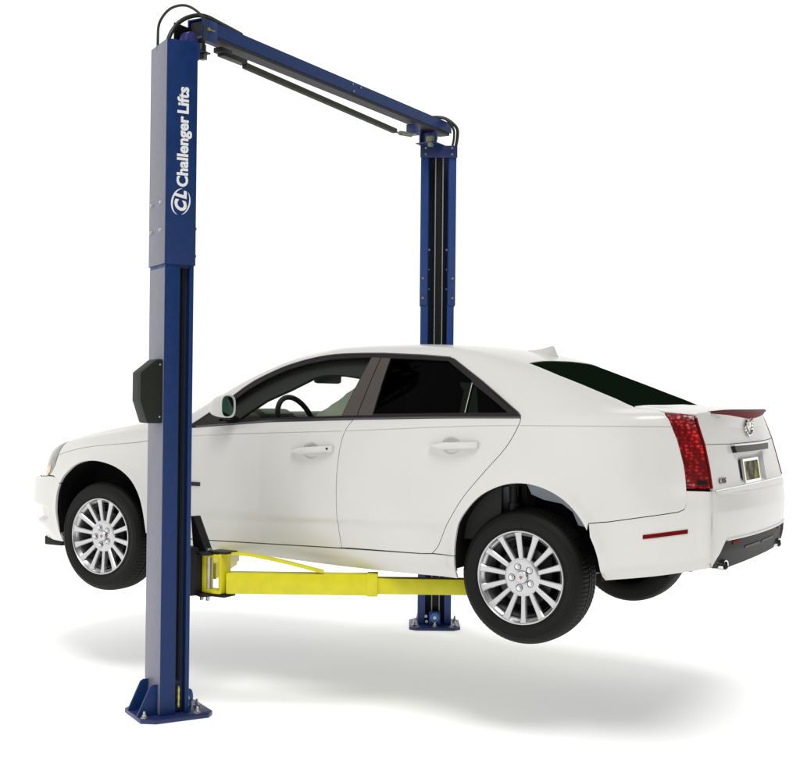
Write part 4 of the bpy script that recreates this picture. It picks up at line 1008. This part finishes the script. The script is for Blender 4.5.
# carriages and arms; sg=-1 near side
def carriage_arms(sg):
    yc_ = .11
    def Y(y): return y if sg < 0 else 2*yc_-y
    def V_(x, y, z): return Vector((x, Y(y), z))
    def bx(mb, c, d, bev=0, rz=0):
        R = Matrix.Rotation(rz if sg < 0 else -rz, 3, 'Z'); mb.box((c[0], Y(c[1]), c[2]), d, bev, R); return mb
    mb = MB(); bx(mb, (-.385,-1.325,.775), (.15,.09,.265), .006, -PHI); bx(mb, (-.30,-1.265,.875), (.20,.12,.014), .003, -PHI); bx(mb, (-.30,-1.265,.650), (.20,.12,.014), .003, -PHI)
    bx(mb, (-.34,-1.285,.76), (.10,.07,.22), .004, -PHI)
    pts = [(-.395,1.07),(-.378,1.07),(-.29,.885),(-.375,.885)]
    A = [mb.bm.verts.new(V_(x,-1.275,z)) for x, z in pts]; B = [mb.bm.verts.new(V_(x+.01,-1.225,z)) for x, z in pts]
    mb.bm.faces.new(A); mb.bm.faces.new(B[::-1])
    for i in range(4): mb.bm.faces.new((A[i],A[(i+1)%4],B[(i+1)%4],B[i]))
    cr = LP(mb.build('carriage', 'black', None))
    mb = MB(); bx(mb, (-.185,-1.255,.884), (.13,.10,.012), .003, 0); mb.build('hinge_plate', 'black', cr)
    mb = MB(); bx(mb, (-.195,-1.255,.648), (.13,.10,.012), .003, 0); mb.build('hinge_plate', 'black', cr)
    for x, y in ((-.315,-1.27),(-.272,-1.27)):
        mb = MB(); mb.cyl(V_(x,y,.652), V_(x,y,.610), .011, n=14, bev=.002); mb.build('stop_bolt', 'steel', cr)
    mb = MB(); mb.cyl(V_(-.262,-1.275,.655), V_(-.262,-1.275,.900), .017, n=20, bev=.003); mb.build('hinge_pin', 'steel', cr)
    # rear arm
    P0, P1, P2 = V_(-.165,-1.235,0), V_(.555,-.835,0), V_(1.10,-.532,0); dr = (P1-P0).normalized()
    zt = Vector((0,0,1))
    mb = MB(); mb.beam(P0+zt*.716, P1+zt*.716, .10, .112, .005)
    c = P1+zt*.716; mb.beam(c-dr*.055, c+dr*.004, .112, .120, .004)
    ra = LP(mb.build('lift_arm', 'yellow', None))
    mb = MB(); mb.beam(P1-dr*.4+zt*.710, P2+zt*.710, .076, .086, .004); mb.build('inner_arm', 'yellow', ra)
    mb = MB()
    mb.box(tuple(V_(-.275,-1.27,.765)), (.020,.075,.205), .003); mb.box(tuple(V_(-.165,-1.26,.775)), (.018,.085,.225), .003)
    mb.box(tuple(V_(-.22,-1.265,.865)), (.12,.08,.018), .003); mb.box(tuple(V_(-.22,-1.265,.668)), (.12,.08,.018), .003)
    mb.box(tuple(V_(-.20,-1.23,.765)), (.05,.02,.17), .003)
    mb.build('arm_knuckle', 'yellow', ra)
    mb = MB(); q = curve3([V_(-.175,-1.262,.880),(V_(-.06,-1.19,.872)),V_(.10,-1.10,.838),V_(.30,-.985,.782)], 5)
    for a_, b_ in zip(q, q[1:]): mb.beam(a_, b_+(b_-a_)*.05, .055, .014)
    mb.build('arm_gusset', 'yellow', ra)
    e = P2-dr*.06
    mb = MB(); mb.cyl(e+zt*.75, e+zt*.80, .045, n=28, bev=.004); mb.cyl(e+zt*.80, e+zt*.838, .06, n=28, bev=.006); mb.build('lift_pad', 'rubber', ra)
    # front arm
    F0, F1 = V_(-.33,-1.20,0), V_(-.60,-.66,0); df = (F1-F0).normalized()
    mb = MB(); mb.beam(F0+zt*.760, F1+zt*.760, .09, .09, .004); fa = LP(mb.build('lift_arm', 'yellow', None))
    mb = MB(); mb.beam(F1-df*.1+zt*.757, F1+df*.12+zt*.757, .07, .07, .004); mb.build('inner_arm', 'yellow', fa)
    e = F1+df*.08
    mb = MB(); mb.cyl(e+zt*.78, e+zt*.80, .045, n=28, bev=.004); mb.cyl(e+zt*.80, e+zt*.838, .06, n=28, bev=.006); mb.build('lift_pad', 'rubber', fa)
carriage_arms(-1); carriage_arms(1)

# ================================================================= floor
mb = MB(); bm = mb.bm
N_ = 8; s_ = 60
vs = [[bm.verts.new((-s_+2*s_*i/N_, -s_+2*s_*j/N_, 0)) for j in range(N_+1)] for i in range(N_+1)]
for i in range(N_):
    for j in range(N_): bm.faces.new((vs[i][j],vs[i+1][j],vs[i+1][j+1],vs[i][j+1]))
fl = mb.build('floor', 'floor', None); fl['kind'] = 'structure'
nt = M['floor'].node_tree; b = nt.nodes['Principled BSDF']; b.inputs['Emission Color'].default_value = (1,1,1,1); b.inputs['Emission Strength'].default_value = .42  # floor glows by itself to stay white and lighten the shadow

# ================================================================= light and camera
W = bpy.data.worlds.new('World'); S.world = W; W.use_nodes = True; nt = W.node_tree; bg = nt.nodes['Background']
tc = nt.nodes.new('ShaderNodeTexCoord'); sx = nt.nodes.new('ShaderNodeSeparateXYZ'); nt.links.new(tc.outputs['Generated'], sx.inputs[0])
mr = nt.nodes.new('ShaderNodeMapRange'); mr.interpolation_type = 'SMOOTHSTEP'; mr.inputs['From Min'].default_value = .02; mr.inputs['From Max'].default_value = .46
dp = nt.nodes.new('ShaderNodeVectorMath'); dp.operation = 'DOT_PRODUCT'; dp.inputs[1].default_value = (1.0,-.25,0)
nt.links.new(tc.outputs['Generated'], dp.inputs[0]); nt.links.new(dp.outputs['Value'], mr.inputs['Value'])
mz = nt.nodes.new('ShaderNodeMapRange'); mz.interpolation_type = 'SMOOTHSTEP'; mz.inputs['From Min'].default_value = .35; mz.inputs['From Max'].default_value = .75; mz.inputs['To Min'].default_value = 1; mz.inputs['To Max'].default_value = .62
nt.links.new(sx.outputs['Z'], mz.inputs['Value'])
mx = nt.nodes.new('ShaderNodeMix'); mx.data_type = 'RGBA'; mx.inputs[6].default_value = (1.18,1.18,1.16,1); mx.inputs[7].default_value = (.02,.022,.018,1)
nt.links.new(mr.outputs[0], mx.inputs[0]); nt.links.new(mx.outputs[2], bg.inputs['Color']); nt.links.new(mz.outputs[0], bg.inputs['Strength'])
su = bpy.data.lights.new('added_soft_sun', 'SUN'); su.energy = 1.75; su.angle = math.radians(26); su.color = (1,.995,.98)  # soft sun added to whiten the floor and cast the car's shadow
so = bpy.data.objects.new('added_soft_sun', su); COL.objects.link(so); so.rotation_euler = Vector((-.38,.42,-1)).to_track_quat('-Z','Y').to_euler()

cam = bpy.data.cameras.new('camera'); co = bpy.data.objects.new('camera', cam); COL.objects.link(co); S.camera = co
co.matrix_world = Matrix(((0.864175,-0.002589,0.503184,4.01177),(0.503096,-0.014919,-0.864102,-6.54249),(0.009744,0.999885,-0.011590,1.73796),(0,0,0,1)))
cam.sensor_fit = 'HORIZONTAL'; cam.sensor_width = 36; cam.lens = 54.6338; cam.clip_end = 500
S.view_settings.view_transform = 'Standard'; S.view_settings.look = 'None'; S.view_settings.exposure = 0
S.cycles.max_bounces = 8; S.cycles.transparent_max_bounces = 16
